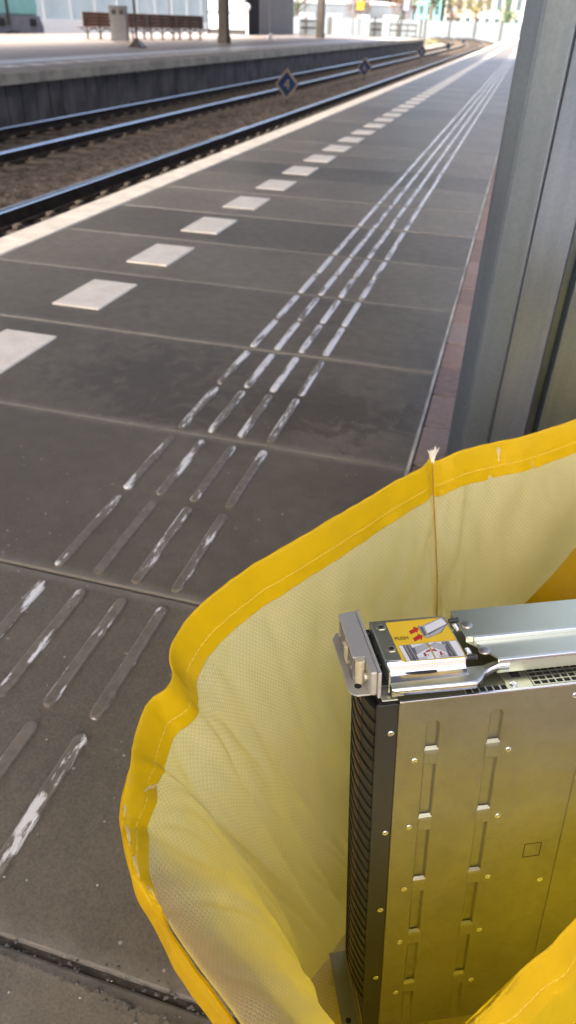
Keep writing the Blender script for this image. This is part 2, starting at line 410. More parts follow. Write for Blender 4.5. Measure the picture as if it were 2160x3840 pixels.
# tactile ribs, four abreast, two rows per slab
s=MB()
def rib(x,ya,yb,w=.0104,h=.0052):
    n=6; out=[]
    for kk in range(n+1): a=math.pi*kk/n; out.append((x+w*math.cos(a),yb-w+w*math.sin(a)))
    for kk in range(n+1): a=math.pi+math.pi*kk/n; out.append((x+w*math.cos(a),ya+w+w*math.sin(a)))
    inn=[(x+(px-x)*.62,(ya+yb)/2+(py-(ya+yb)/2)*.975) for px,py in out]
    N=len(out); vs=[(a,b_,-.001) for a,b_ in out]+[(a,b_,h*.72) for a,b_ in out]+[(a,b_,h) for a,b_ in inn]
    vs=[(x+(v[0]-x)*(1 if i<N or i>=2*N else .93),v[1],v[2]) for i,v in enumerate(vs)]
    fs=[(i,(i+1)%N,N+(i+1)%N,N+i) for i in range(N)]+[(N+i,N+(i+1)%N,2*N+(i+1)%N,2*N+i) for i in range(N)]+[tuple(range(2*N,3*N))]
    s.add(vs,fs)
for k in range(-6,150):
    for hf in range(2):
        ya=Y0+SL*k+.018+hf*.29; 
        for i in range(4): rib(-.70+.0815*i+random.uniform(-.001,.001),ya+random.uniform(-.003,.003),ya+.262)
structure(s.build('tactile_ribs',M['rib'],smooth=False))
# brick strip beside the slabs
s=MB(); tones=[]
xs0=W1+.0085
for r_ in range(14):
    x0=xs0+r_*.107
    y=-.6+(r_%2)*.105
    while y<11:
        if True:
            s.box(x0+.003,x0+.103,y+.0025,y+.2095,-.08,random.uniform(-.006,-.002)); tones.append(random.random())
        y+=.213
o=s.build('brick_paving',M['brick'],bevel=.004)
at_=o.data.attributes.new('tone','FLOAT','FACE'); at_.data.foreach_set('value',[t_ for t_ in tones for _ in range(6)])
structure(o)
s=MB(); s.box(xs0+14*.107,8,-14,11,-.08,-.006); s.box(xs0,8,11,112,-.08,-.006); structure(s.build('platform_inner_paving',M['farpave']))
s=MB(); s.box(xs0-.003,xs0+14*.107,-2,11,-.08,-.0135); structure(s.build('brick_bedding',M['dirt']))
# ---- far platform
ZF=-.065
s=MB(); s.box(-27,-9.42,5,78,-1.2,ZF-.1); structure(s.build('far_platform_base',M['dirt']))
s=MB(); s.box(-27.1,-9.75,5,78.3,ZF-.1,ZF); structure(s.build('far_platform',M['farpave']))
s=MB(); y=5.
while y<78: s.box(-9.72,-9.27,y+.006,y+.994,ZF-.185,ZF+.004); y+=1.
structure(s.build('far_platform_edge',M['coping'],bevel=.012))
s=MB(); s.box(-9.752,-9.721,5,78,ZF-.08,ZF+.001); structure(s.build('far_platform_joint',M['dirt']))
s=MB(); y=5.
while y<78: s.box(-9.415,-9.385+random.uniform(-.008,.008),y+.022,y+.478,-1.15,ZF-.19); y+=.5
structure(s.build('far_platform_wall',M['panelwall'],bevel=.006))
s=MB(); y=5.
while y<78: s.box(-10.75,-10.35,y+.18,y+.78,ZF+.002,ZF+.006); y+=1.
structure(s.build('far_platform_line',M['white_tile']))
s=MB(); s.box(-12.0,-11.1,5,78,ZF+.002,ZF+.005); structure(s.build('far_tactile_strip',simple('tactile_pale',(.56,.56,.55),.4,0,.25,6,.3,18,coord='pos')))

# ------------------------------------------------------------------ railway tracks
def rail_obj(parent,x,ylist):
    # head, web and foot of a flat-bottomed rail swept along the line
    prof=[(-.075,-.16),(.075,-.16),(.075,-.148),(.012,-.125),(.012,-.045),(.038,-.036),(.037,-.022),(.033,-.012),(.024,-.004),(.012,0),(-.012,0),(-.024,-.004),(-.033,-.012),(-.037,-.022),(-.038,-.036),(-.012,-.045),(-.012,-.125),(-.075,-.148)]
    m=MB(); n=len(prof); vs=[];fs=[];mi=[]
    for y in ylist:
        for u,z in prof:
            p,a=along(x+u,y); vs.append((p.x,p.y,-.715+z))
    for j in range(len(ylist)-1):
        for i in range(n):
            f=(j*n+i,j*n+(i+1)%n,(j+1)*n+(i+1)%n,(j+1)*n+i)
            m_=1 if 6<=i<=12 else 0
            fs.append(f); mi.append(m_)
    m.v=vs; m.f=[f[::-1] for f in fs]; m.m=mi
    return m.build('rail',[M['rail_side'],M['rail_top']],parent)
yl=[-2,20,40,60,80]+[80+8*k for k in range(1,50)]
def track(xa,xb,label):
    t=thing('railway_track',label,'railway track',(0,0,0))
    rail_obj(t,xa,yl); rail_obj(t,xb,yl)
    xc=(xa+xb)/2
    base=None; n=0
    y=4.
    def one(y):
        nonlocal base,n
        p,a=along(xc,y)
        if base is None:
            m=MB(); m.prism([(-1.28,-1.05),(1.28,-1.05),(1.28,-.885),(.9,-.88),(.5,-.905),(-.5,-.905),(-.9,-.88),(-1.28,-.885)],-.13,.13,'y')
            for sx in (-.75,.75):
                for d in (-.11,.11): m.box(sx+d-.03,sx+d+.03,-.05,.05,-.885,-.845)
            base=m.build('sleeper',M['sleeper'],t,bevel=.01); o=base
        else:
            o=base.copy(); COL.objects.link(o); o.parent=t
        o.location=p; o.rotation_euler=(0,0,a); n+=1
    while n<96: one(y); y+=.6
    m=MB()
    while y<170:
        p,a=along(xc,y); m.box(-1.28,1.28,-.13,.13,-1.05,-.885,M=Matrix.Translation(p)@Matrix.Rotation(a,4,'Z')); y+=.6
    far=m.build('far_sleepers',M['sleeper'],t); far['kind']='stuff'
    return t
track(-4.67-.036,-3.17,'railway track right beside the near platform edge with one bright polished rail')
track(-8.32,-6.81,'railway track running along the dark wall of the opposite platform')
# far bend: more rails fan out past the bend
s=MB()
for xx in (-12.6,-14.1):
    pts=[along(xx,y)[0]+Vector((0,0,-.74)) for y in [95+8*k for k in range(45)]]
    s.tube(pts,.06,5)
tag(s.build('railway_siding',M['rail_side']),'thin dark pair of siding rails curving away beyond the opposite platform','railway track')
# stop boards between the two tracks
digits=['4','6','8','10','12']
M['sign_blue']=simple('sign_blue',(.004,.013,.042),.4,0,.15,5,spec=.08)
M['sign_edge']=simple('sign_border',(.10,.083,.066),.5,0,.15,5,spec=.08)
M['post_dark']=simple('post_dark_steel',(.05,.045,.042),.7,0,.2,8,spec=.08)
lab=['largest blue diamond stop board with the number 4, nearest of the row','blue diamond stop board with the number 6, second along the track','dark blue diamond stop board with the number 8 past the wall middle','small blue diamond stop board with the number 10 before the bend','smallest bright blue diamond stop board with the number 12 at the bend']
for i,(y,zc,hh) in enumerate([(20.09,-.42,.35),(30.5,-.44,.325),(47.2,-.28,.35),(62.8,-.28,.27),(76.5,-.10,.26)]):
    t=thing('stop_board',lab[i],'stop board',(-5.74,y,-.86),R(8),'blue diamond stop boards between the tracks')
    z=zc+.86; m=MB(); m.tube([(0,.03,-.1),(0,.03,z-hh*.6)],.03,8); m.build('post',M['post_dark'],t)
    w=hh*.86
    m=MB(); m.prism([(0,z-hh),(w,z),(0,z+hh),(-w,z)],-.012,.012,'y'); m.build('border',M['sign_edge'],t)
    k=.80; m=MB(); m.prism([(0,z-hh*k),(w*k,z),(0,z+hh*k),(-w*k,z)],-.016,-.0125,'y'); m.build('panel',M['sign_blue'],t)
    text_mesh('lettering',digits[i],hh*(.95 if len(digits[i])==1 else .72),t,M['sign_edge'],Matrix.Translation((0,-.018,z-hh*(.33 if len(digits[i])==1 else .25)))@Matrix.Rotation(R(90),4,'X'),.001,'CENTER')
# puddles glinting on the ballast beside the first rail
M['water']=simple('puddle_water',(.02,.02,.02),.03,0,.1,3)
for (x,y,rx,ry) in [(-4.28,9.30,.05,.16),(-4.22,9.75,.045,.14),(-4.25,11.6,.05,.18)]:
    m=MB(); pts=[(x+rx*math.cos(a*.45)*(1+.2*math.sin(3*a)),y+ry*math.sin(a*.45)) for a in range(14)]
    m.prism(pts,-.9,-.845,'z'); structure(m.build('puddle_water',M['water']))

# ------------------------------------------------------------------ near galvanised column
t=thing('steel_column','grey galvanised folded-steel column standing behind the yellow bag','column',(0,0,0))
yc=1.30
def px(a,y=yc): return a*y
front=[(-.0136*1.30,1.30),(.0065,1.272),(.0120,1.268),(.0555,1.262),(.0600,1.275),(.1225,1.300),(.126,1.34),(.1405,1.34),(.1445,1.298),(.235,1.31),(.25,1.335),(.255,1.62),(.0,1.62),(-.012,1.50)]
m=MB(); m.prism(front,-.08,5.2,'z'); m.build('casing',M['galv'],t,bevel=.0022)
m=MB(); m.tube([(.0590,1.2700,-.05),(.0590,1.2700,5.2)],.0011,6); m.build('seam',M['black'],t)

# ------------------------------------------------------------------ yellow bag
RIM=[(0.3018,1.1024,0.44),(0.1521,0.9528,0.44),(0.0945,0.8909,0.44),(0.0258,0.8316,0.44),(0.0004,0.8059,0.44),(-0.0147,0.7911,0.435),(-0.0221,0.7866,0.435),(-0.0292,0.7824,0.44),(-0.035,0.7574,0.44),(-0.0812,0.6863,0.435),(-0.1285,0.6124,0.43),(-0.1777,0.5412,0.42),(-0.2095,0.4822,0.41),(-0.22,0.4463,0.4),(-0.2208,0.4241,0.395),(-0.211,0.4063,0.39),(-0.209,0.3915,0.388),(-0.2191,0.369,0.386),(-0.2185,0.3458,0.382),(-0.2081,0.311,0.378),(-0.1992,0.2807,0.372),(-0.1891,0.2642,0.37),(-0.1688,0.24,0.367),(-0.1474,0.2271,0.364),(-0.1271,0.2117,0.362),(-0.0999,0.1947,0.36),(-0.0751,0.1803,0.36),(-0.0362,0.1568,0.36),(0.0096,0.1485,0.36),(0.0427,0.178,0.36),(0.0696,0.2127,0.36),(0.1045,0.2556,0.36),(0.1421,0.3018,0.36),(0.2014,0.3728,0.37),(.32,.50,.38),(.46,.64,.40),(.56,.80,.42),(.56,.98,.43),(.45,1.10,.44)]
BASE=[(.42,.80),(.28,.74),(.20,.71),(.12,.68),(.09,.67),(.075,.665),(.07,.664),(.065,.655),(.06,.64),(.035,.595),(.02,.55),(.008,.505),(.0,.475),(-.004,.46),(-.008,.45),(-.012,.44),(-.016,.43),(-.022,.415),(-.028,.40),(-.036,.38),(-.046,.36),(-.052,.345),(-.056,.322),(-.055,.295),(-.04,.28),(-.02,.262),(0.,.25),(.03,.22),(.07,.18),(.11,.155),(.15,.15),(.20,.17),(.25,.20),(.33,.28),(.42,.38),(.50,.50),(.55,.62),(.55,.72),(.50,.79)]
MID=[None]*len(RIM)
# the near left wall folds inward half way down
for i,p in {19: (-0.1546, 0.3599, 0.255), 20: (-0.1425, 0.3499, 0.24), 21: (-0.1286, 0.3435, 0.22), 22: (-0.1043, 0.3302, 0.2), 23: (-0.0804, 0.3172, 0.18), 24: (-0.059, 0.3056, 0.16), 25: (-0.0372, 0.2877, 0.16), 26: (-0.0186, 0.2695, 0.17), 27: (0.0026, 0.2491, 0.18), 28: (0.029, 0.228, 0.19)}.items(): MID[i]=Vector(p)
def cr(p0,p1,p2,p3,t):
    return .5*((2*p1)+(-p0+p2)*t+(2*p0-5*p1+4*p2-p3)*t*t+(-p0+3*p1-3*p2+p3)*t**3)
NS=7
def dense(P,closed=True):
    n=len(P); out=[]
    for i in range(n):
        a,b_,c,d=P[(i-1)%n],P[i],P[(i+1)%n],P[(i+2)%n]
        for k in range(NS): out.append(cr(a,b_,c,d,k/NS))
    return out
rimv=[Vector(p) for p in RIM]; basev=[Vector((x,y,.006)) for x,y in BASE]
midv=[]
for i in range(len(RIM)):
    if MID[i] is not None: midv.append(MID[i])
    else:
        q=rimv[i].lerp(basev[i],.50)
        midv.append(q)
dr,dm,db=dense(rimv),dense(midv),dense(basev)
NC=len(dr); NR=26
arc=[0.]
for i in range(NC): arc.append(arc[-1]+(dr[(i+1)%NC]-dr[i]).length)
def wallpt(i,t,amp=1.):
    r_,m_,b_=dr[i%NC],dm[i%NC],db[i%NC]
    # quadratic through rim, mid and base
    L0=2*(t-.5)*(t-1); L1=-4*t*(t-1); L2=2*t*(t-.5)
    p=r_*L0+m_*L1+b_*L2
    tan=(dr[(i+1)%NC]-dr[(i-1)%NC]).normalized(); nrm=tan.cross(Vector((0,0,1))).normalized()
    u=arc[i%NC]
    w=noise.fractal(Vector((p.x*9,p.y*9,p.z*4.5)),.8,2.,4)*.0085+noise.noise(Vector((u*34,p.z*5,3.)))*.0026+noise.noise(Vector((u*13+p.z*16,p.z*3,7.)))*.004
    rdg=1-abs(noise.noise(Vector((u*17+p.z*6,p.z*4-u*3,11.))))*2.4; rdg2=1-abs(noise.noise(Vector((u*29-p.z*9,p.z*7,4.))))*2.6
    w+=.0062*max(0,rdg)**3+.0034*max(0,rdg2)**3
    f=min(1,.25+t*4)*min(1,(1-t)*6)
    return p+nrm*w*f*amp
me=bpy.data.meshes.new('bag_wall'); vs=[];fs=[];uvs=[]
CURL={19:.0,20:.1,21:.3,22:.6,23:.85,24:1.,25:1.,26:1.,27:1.,28:.9,29:.6,30:.25}
fine=[[wallpt(i,t_/60) for t_ in range(61)] for i in range(NC)]
flen=[]
for i in range(NC):
    l=[0.]
    for t_ in range(60): l.append(l[-1]+(fine[i][t_+1]-fine[i][t_]).length)
    flen.append(l)
def curl(i):
    a=i/NS; k=int(a); f=a-k; return .052*(CURL.get(k%len(RIM),0.)*(1-f)+CURL.get((k+1)%len(RIM),0.)*f)
def surf(i,d):
    i%=NC; c=curl(i); e=d-c
    if e<0:
        tan=(dr[(i+1)%NC]-dr[(i-1)%NC]).normalized(); o_=tan.cross(Vector((0,0,1))).normalized()
        if o_.dot(Vector((.15,.5,.3))-dr[i])>0: o_=-o_
        q=-e; r_=.006
        return dr[i]+o_*(min(q,.004)*.7+max(0,q-.004)*.03)-Vector((0,0,1))*(max(0,q-.004)+.35*min(q,.004))
    l=flen[i]
    for t_ in range(60):
        if l[t_+1]>=e: return fine[i][t_].lerp(fine[i][t_+1],(e-l[t_])/(l[t_+1]-l[t_]))
    return fine[i][60].copy()
lens=[[curl(i)*.97+(flen[i][60]+curl(i)*.03)*(t_/NR)**1.25 for t_ in range(NR+1)] for i in range(NC)]
rows=[[surf(i,d_) for d_ in lens[i]] for i in range(NC)]
for i in range(NC): vs+=rows[i]
for i in range(NC):
    for t_ in range(NR):
        j=(i+1)%NC
        fs.append((i*(NR+1)+t_,j*(NR+1)+t_,j*(NR+1)+t_+1,i*(NR+1)+t_+1))
        uvs+=[(arc[i],-lens[i][t_]),(arc[i+1],-lens[j][t_]),(arc[i+1],-lens[j][t_+1]),(arc[i],-lens[i][t_+1])]
me.from_pydata([tuple(v) for v in vs],[],fs); uvl=me.uv_layers.new(name='UVMap')
uvl.data.foreach_set('uv',[c for u in uvs for c in u]); me.polygons.foreach_set('use_smooth',[True]*len(fs))
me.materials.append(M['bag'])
bag=thing('shopping_bag','large open yellow woven plastic bag with white lining, holding the server','bag',(.15,.45,0))
BINV=Matrix.Translation((-.15,-.45,0))
def inbag(o): o.parent=bag; o.matrix_parent_inverse=BINV; return o
wall=bpy.data.objects.new('bag_wall',me); COL.objects.link(wall); inbag(wall)
sd=wall.modifiers.new('sub','SUBSURF'); sd.levels=1; sd.render_levels=1
# floor of the bag
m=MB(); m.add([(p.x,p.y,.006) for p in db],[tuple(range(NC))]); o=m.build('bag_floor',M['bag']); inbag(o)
o.data.uv_layers.new(name='UVMap')
for lp in o.data.loops:
    v=o.data.vertices[lp.vertex_index].co; o.data.uv_layers[0].data[lp.index].uv=(v.x,v.y)
if o.data.polygons[0].normal.z<0: o.data.flip_normals()
# hem: a U-shaped fold over the rim, 46 mm deep
def at_depth(i,d): return surf(i,d)
cen=Vector((.15,.5,.3))
me=bpy.data.meshes.new('hem'); vs=[];fs=[];uvs=[]
prof=[(.046,1),(.036,1),(.024,1),(.012,1),(.004,1),(.0005,.9),(-.0016,0),(.0005,-.9),(.004,-1),(.012,-1),(.024,-1),(.036,-1),(.046,-1)]
NP=len(prof)
_t=(surf(60,.02)-surf(58,.02)).cross(surf(59,.03)-surf(59,.0)); NSG=1 if _t.dot(cen-dr[59])>0 else -1
for i in range(NC):
    e0=[surf(i,max(d,0.)) for d,_ in prof]; nrm0=None
    for q,(d,sg) in enumerate(prof):
        dd=max(d,0.); tan=(surf(i+1,dd)-surf(i-1,dd)).normalized(); dn=(surf(i,dd+.004)-surf(i,max(0,dd-.004))).normalized()
        nrm=tan.cross(dn).normalized()
        if q==0:
            SG=NSG
        nrm=nrm*SG
        wv=.0011*noise.noise(Vector((arc[i]*60,d*30,1.)))
        lip=.0015*noise.noise(Vector((arc[i]*25,2.,5.))) if abs(d-.046)<1e-6 else 0
        off=dn*(-.0008) if d<0 else Vector((0,0,0))
        vs.append(e0[q]+off+nrm*(.0009*sg+wv)+dn*lip)
for i in range(NC):
    j=(i+1)%NC
    for k in range(NP-1):
        fs.append((i*NP+k,j*NP+k,j*NP+k+1,i*NP+k+1))
        va,vb=-abs(prof[k][0]),-abs(prof[k+1][0])
        uvs+=[(arc[i],va),(arc[i+1],va),(arc[i+1],vb),(arc[i],vb)]
me.from_pydata([tuple(v) for v in vs],[],fs); uvl=me.uv_layers.new(name='UVMap'); uvl.data.foreach_set('uv',[c for u in uvs for c in u])
me.polygons.foreach_set('use_smooth',[True]*len(fs)); me.materials.append(M['hem'])
hem=bpy.data.objects.new('hem',me); COL.objects.link(hem); inbag(hem)
# corner seam with its frayed tip
ci=7*NS-3
path=[]
for t_ in range(0,24):
    p=rows[ci][t_]; path.append(p+(cen-p).normalized()*.0022)
m=MB(); m.tube(path,.0008,6); inbag(m.build('seam',M['seam']))
tip=dr[ci]; m=MB()
for k in range(26):
    a=random.uniform(0,6.28); l=random.uniform(.006,.018); d=Vector((math.cos(a)*.45,math.sin(a)*.45,1)).normalized()
    m.tube([tip+Vector((random.uniform(-.002,.002),random.uniform(-.002,.002),-.004)),tip+d*l*.6,tip+d*l+Vector((random.uniform(-.003,.003),0,0))],[.0016,.0012,.0003],5)
m.lathe([(.0034,-.006),(.0030,.004),(.0008,.013)],tip,8)
inbag(m.build('seam_fray',M['fray']))

# added band for the folded wall's hem and shadow, its shade in the colour
P_=[Vector(q) for q in [[.41,1.088,.437],[.36,1.02,.428],[0.2155, 0.7688, 0.42],[0.16, 0.6941, 0.36],[0.1394, 0.6706, 0.335],[0.1204, 0.6617, 0.3],[0.1014, 0.6494, 0.26]]]; m=MB(); vs=[];fs=[]
N_=20; pts=[]
for i in range(len(P_)-1):
    for k in range(5): pts.append(cr(P_[max(i-1,0)],P_[i],P_[i+1],P_[min(i+2,len(P_)-1)],k/5))
for p in pts:
    wd=Vector((.030,-.006,-.036))*.62
    vs+=[p-wd,p+wd,p+wd+Vector((.0005,.0015,.0005)),p-wd+Vector((.0005,.0015,.0005))]
for i in range(len(pts)-1):
    for k in range(4): fs.append((4*i+k,4*i+(k+1)%4,4*i+4+(k+1)%4,4*i+4+k))
m.add(vs,fs); o=m.build('shade_band',bag_mat('shaded_hem_band',(.42,.25,.006),(.42,.25,.006),True)); inbag(o)
ul=o.data.uv_layers.new(name='UVMap')
for lp in o.data.loops:
    k=lp.vertex_index; ul.data[lp.index].uv=(k//4*.012,-.02*(k%4 in(1,2)))
# ------------------------------------------------------------------ rack server standing on its side in the bag
SO=Vector((-.0130,.3600,.46887)); SD=Vector((.91669,.39838,.03119)); ST=Vector((-.39072,.90995,-.13901)); SU=Vector((.08377,-.11524,-.9898))
S=.000905
srv=bpy.data.objects.new('rack_server',None); COL.objects.link(srv); srv.empty_display_size=.1
srv.matrix_world=Matrix(((SD.x*S,ST.x*S,-SU.x*S,SO.x),(SD.y*S,ST.y*S,-SU.y*S,SO.y),(SD.z*S,ST.z*S,-SU.z*S,SO.z),(0,0,0,1)))
tag(srv,'silver two-unit rack server standing on its side inside the yellow bag','server')
CH=476.
# chassis shell with its two pressed grooves on the near face: a height field (y = -depth)
grooves=[(38.5,24,CH-6),(94,20,CH-6)]
def groove(d,z):
    y=0.
    for gd,zt,zb in grooves:
        if zt-8<z<zb+8:
            zz=max(zt+6,min(zb-6,z)); dist=math.hypot(d-gd,(z-zz)) if (z<zt+6 or z>zb-6) else abs(d-gd)
            w=6.2; e=2.4
            k=max(0.,min(1.,(w-dist)/e)); y=max(y,3.2*k*k*(3-2*k))
    return y
xs=sorted(set([8,12,18]+[g_+o_ for g_,_,_ in grooves for o_ in (-9,-6.4,-5.6,-4.8,-4,-3.4,-2,0,2,3.4,4,4.8,5.6,6.4,9)]+[140,176,176.6,230,300,400,500]))
zs=sorted(set([0,4]+[10+2*k for k in range(0,16)]+[44,70,100,150,200,250,300,350,400]+[412+2*k for k in range(0,9)]+[CH]))
m=MB(); vs=[];fs=[]
for z in zs:
    for d in xs: vs.append((d,groove(d,z)-(1.1 if d>176.3 else 0),-z))
n=len(xs)
for j in range(len(zs)-1):
    for i in range(n-1): fs.append((j*n+i,(j+1)*n+i,(j+1)*n+i+1,j*n+i+1))
m.add(vs,fs)
m.box(8,500,4,86,-CH,-.6); m.box(8,500,.02,4,-1.2,-.02)
m.build('chassis',M['sheet'],srv,smooth=False)
def part(mb,name,mat,bevel=.0,parent=srv,smooth=False): return mb.build(name,mat,parent,bevel=bevel/1.0 if bevel else 0,smooth=smooth)
# front frame (black strip) and dark interior behind the drives
m=MB(); m.box(-11,7.2,-.6,2.0,-CH,-1); m.box(-8,7.5,2.0,86,-CH,-1); part(m,'front_frame',M['black'],.6)
# drive carriers: 24 slim drives stacked down the front
first=None
for k in range(29):
    z=-8-k*14.5
    if first is None:
        prof=[]
        for i in range(13):
            y=3+i*6.8; prof.append((-9.5-9.5*math.sin(math.pi*min(1,(i+.6)/12.6))**.75,y))
        out=prof+[(-8.2,prof[-1][1]),(-8.2,3)]
        m=MB(); m.prism([(a,b_) for a,b_ in out][::-1],-11.6,0,'z'); first=m.build('drive_carrier',M['caddy'],srv,bevel=.7)
        d2=[(a-.9,b_) for a,b_ in prof]; m=MB(); m.prism((d2+[(a+1.5,b_) for a,b_ in prof[::-1]])[::-1],-1.9,.3,'z'); h1=m.build('carrier_lip',M['caddyedge'],first)
        d3=[(a-.7,b_) for a,b_ in prof[3:6]]; m=MB(); m.prism((d3+[(a+1.5,b_) for a,b_ in prof[3:6][::-1]])[::-1],-10,-4,'z'); h2=m.build('latch',M['latch'],first)
        m=MB(); m.box(-10.6,-8.5,2.2,8,-11.2,-.6); h3=m.build('carrier_end',M['caddyedge'],first,bevel=.8)
        first.location=(0,0,z); kids=[h1,h2,h3]
    else:
        o=first.copy(); COL.objects.link(o); o.parent=srv; o.location=(0,0,z)
        for h_ in kids: c=h_.copy(); COL.objects.link(c); c.parent=o
# clips pressed over the grooves, screws
clip=None
def addcopy(proto,loc,parent=srv):
    o=proto.copy(); COL.objects.link(o); o.parent=parent; o.location=loc; return o
for gd,zz in [(38.8,(57,140,226.5,308,394.5)),(93.5,(57,139,224.5,307,392.5))]:
    for z in zz:
        if clip is None:
            m=MB(); m.add([(-6.6,-.4,0),(6.6,-.4,0),(6.6,-.4,-17),(-6.6,-.4,-17),(-4.8,2.0,2.6),(4.8,2.0,2.6),(-5.6,-.9,-3),(5.6,-.9,-3),(5.6,-.9,-15),(-5.6,-.9,-15),(-6.6,2,0),(6.6,2,0),(6.6,2,-17),(-6.6,2,-17)],
              [(6,9,8,7),(0,6,7,1),(4,0,1,5),(1,7,8,2),(3,2,8,9),(0,3,9,6),(0,10,13,3),(1,2,12,11),(3,13,12,2),(4,10,0),(5,1,11)])
            clip=m.build('clip',M['sheet'],srv); clip.location=(gd,0,-z)
        else: addcopy(clip,(gd,0,-z))
screw=None
for d,z,y in [(2,32.6,-.6),(2,153.5,-.6),(1.8,263.8,-.6),(1.2,375.7,-.6)]+[(24.4,q,0) for q in (67.8,150.6,237.9,321.3,409.3)]+[(108.6,q,0) for q in (67.4,150.3,235.8,319.4,406.8)]+[(161.3,13.2,0),(164.4,251.5,0)]:
    if screw is None:
        m=MB(); MX=Matrix.Rotation(R(90),4,'X')
        m.lathe([(2.9,-.2),(2.9,.35),(2.2,.75),(1.3,.55),(1.1,-.1),(.01,-.1)],n=16,M=MX)
        m.box(-1.9,1.9,-.85,-.78,-.28,.28,M=Matrix.Rotation(.5,4,'Y')); m.box(-.28,.28,-.85,-.78,-1.9,1.9,M=Matrix.Rotation(.5,4,'Y'))
        screw=m.build('screw',M['chrome'],srv,smooth=False); screw.location=(d,y,-z)
    else: addcopy(screw,(d,y,-z)).rotation_euler=(0,random.uniform(0,3),0)
# knocked-out square on the near face
m=MB(); 
m.box(141,158.5,-.25,.3,-214.5,-213.6); m.box(141,141.8,-.25,.3,-213.6,-196); m.box(157.7,158.5,-.25,.3,-213.6,-196); m.box(141,158.5,-.25,.3,-196,-195.2)
part(m,'knockout',M['black'])
for zc in (58,178,224):
    pass
# top lip of the near cover, bright
m=MB(); m.box(8,500,-.7,1.6,-1.3,.5); part(m,'cover_lip',M['chrome'],.3)
# top side: vent grid
m=MB(); m.box(124,420,1.9,30,-.2,.25); part(m,'vent_recess',M['dark_hole'])
m=MB()
for k in range(44): m.box(124+k*6.6,125.1+k*6.6,1.9,30,.2,.9)
for k in range(6): m.box(124,420,1.9+k*5.4,2.9+k*5.4,.25,.95)
part(m,'vent_grille',M['zinc'])
m=MB(); m.box(64,101,1.9,6.8,-.2,.25); part(m,'vent_recess',M['dark_hole'])
m=MB()
for k in range(7): m.box(64+k*6.1,65.1+k*6.1,1.9,6.8,.2,.9)
part(m,'vent_grille',M['zinc'])
m=MB(); m.box(101.5,123.5,1.7,34,-.4,.7); part(m,'top_plate',M['zinc'],.3)
m=MB(); m.box(109,117,14,24,.6,1.0); part(m,'slot',M['dark_hole'])
s_=addcopy(screw,(107,6,1.1)); s_.rotation_euler=(R(-90),0,0); s_.scale=(1.2,1.2,1.2)
# main slide rail: far part high, near part a step lower with a bright fold
m=MB(); prof=[(85,2),(85,21.5),(83.5,23),(45.5,23),(44,22.5),(43.2,19.2),(28.5,19.2),(27,18.4),(27,10),(25.5,10),(25.5,19.6),(28,21),(42,21),(42.5,24),(44,24.8),(84.5,24.8),(86.8,22.5),(86.8,2)]
prof=[(86,3),(86,22.5),(84,24.4),(45,24.4),(43.3,23.6),(42.8,20.5),(18,20.5),(16.4,19.8),(15.4,18),(15.4,6),(16.6,6),(17,17.4),(19,19),(44,19),(45,22.8),(83,22.8),(84.4,21.5),(84.4,3)]
m.prism([(y,z) for y,z in prof],0,1,'x')
for i,v in enumerate(m.v):
    d=500 if v[0]>.5 else 78
    if v[0]<.5 and v[1]<44: d=96 if v[1]<30 else 84
    m.v[i]=(d,v[1],v[2])
part(m,'slide_rail',M['zinc'],.35)
m=MB(); m.box(84,500,41.6,43.6,20.3,24.9); part(m,'rail_fold',M['chrome'],.8)
m=MB(); m.box(97,500,14.9,17.2,17.2,20.7); part(m,'rail_fold',M['chrome'],.8)
rv=None
for d,t_,z in [(84.5,61,24.4),(88.5,28.5,20.5)]:
    if rv is None:
        m=MB(); m.lathe([(5.2,-.3),(5.2,.5),(4.6,1.3),(3.0,1.7),(.01,1.75)],n=24); rv=m.build('rivet',M['rivet'],srv,smooth=True); rv.location=(d,t_,z)
    else: addcopy(rv,(d,t_,z))
# latch bracket with the instruction label
m=MB(); m.prism([(1,80),(1,26),(3.5,23.6),(69.5,20.6),(69.5,75),(67,79)][::-1],22.6,24,'z'); part(m,'latch_bracket',M['zinc'],.5)
m=MB(); m.prism([(.2,80),(.2,8),(1.8,8),(1.8,80)][::-1],4,24.4,'z'); part(m,'bracket_flange',M['zinc'],.4)
m=MB(); m.prism([(24.6,24.0),(22.2,23.4),(20.6,20.5),(19.2,15.2),(17.0,13.4),(6.5,11.4),(6.5,10.2),(17.4,12.2),(20.4,14.4),(22.0,20.0),(23.2,22.2),(24.6,22.7)][::-1],2.2,69.5,'x'); part(m,'bracket_step',M['chrome'],.25)
m=MB(); m.prism([(16.5,17.9),(18.6,17.2),(38,16.2),(44,16.8),(43,18.0),(18,19.0)][::-1],12.2,14.6,'z'); part(m,'slot',M['dark_hole'])
# lower arm sweeping up to the rail
path=[(2,2.6),(66,1.2),(74,2.6),(80,7.0),(86,13.2),(95,15.2),(106,15.2)]
top=[]
for i in range(len(path)-1):
    a=Vector(path[max(i-1,0)]);b_=Vector(path[i]);c=Vector(path[i+1]);d=Vector(path[min(i+2,len(path)-1)])
    for k in range(5): top.append(cr(a,b_,c,d,k/5))
top.append(Vector(path[-1]))
m=MB(); vs=[];fs=[]
for p in top: vs+=[(p.x,p.y,12.0 if p.x<85 else 12+min(1,(p.x-85)/12)*4),(p.x,20,12.2+ (0 if p.x<85 else min(1,(p.x-85)/12)*4))]
for i in range(len(top)-1): fs.append((2*i,2*i+2,2*i+3,2*i+1))
m.add(vs,fs); part(m,'bracket_arm',M['zinc'])
m=MB(); vs=[];fs=[]
for p in top:
    zt=12.0 if p.x<85 else 12+min(1,(p.x-85)/12)*4
    lo=zt-(6.5 if p.x>11 else 2.0)
    vs+=[(p.x,p.y+1.2,zt+.2),(p.x,p.y-.3,zt-.3),(p.x,p.y-.5,lo),(p.x,p.y+1,lo)]
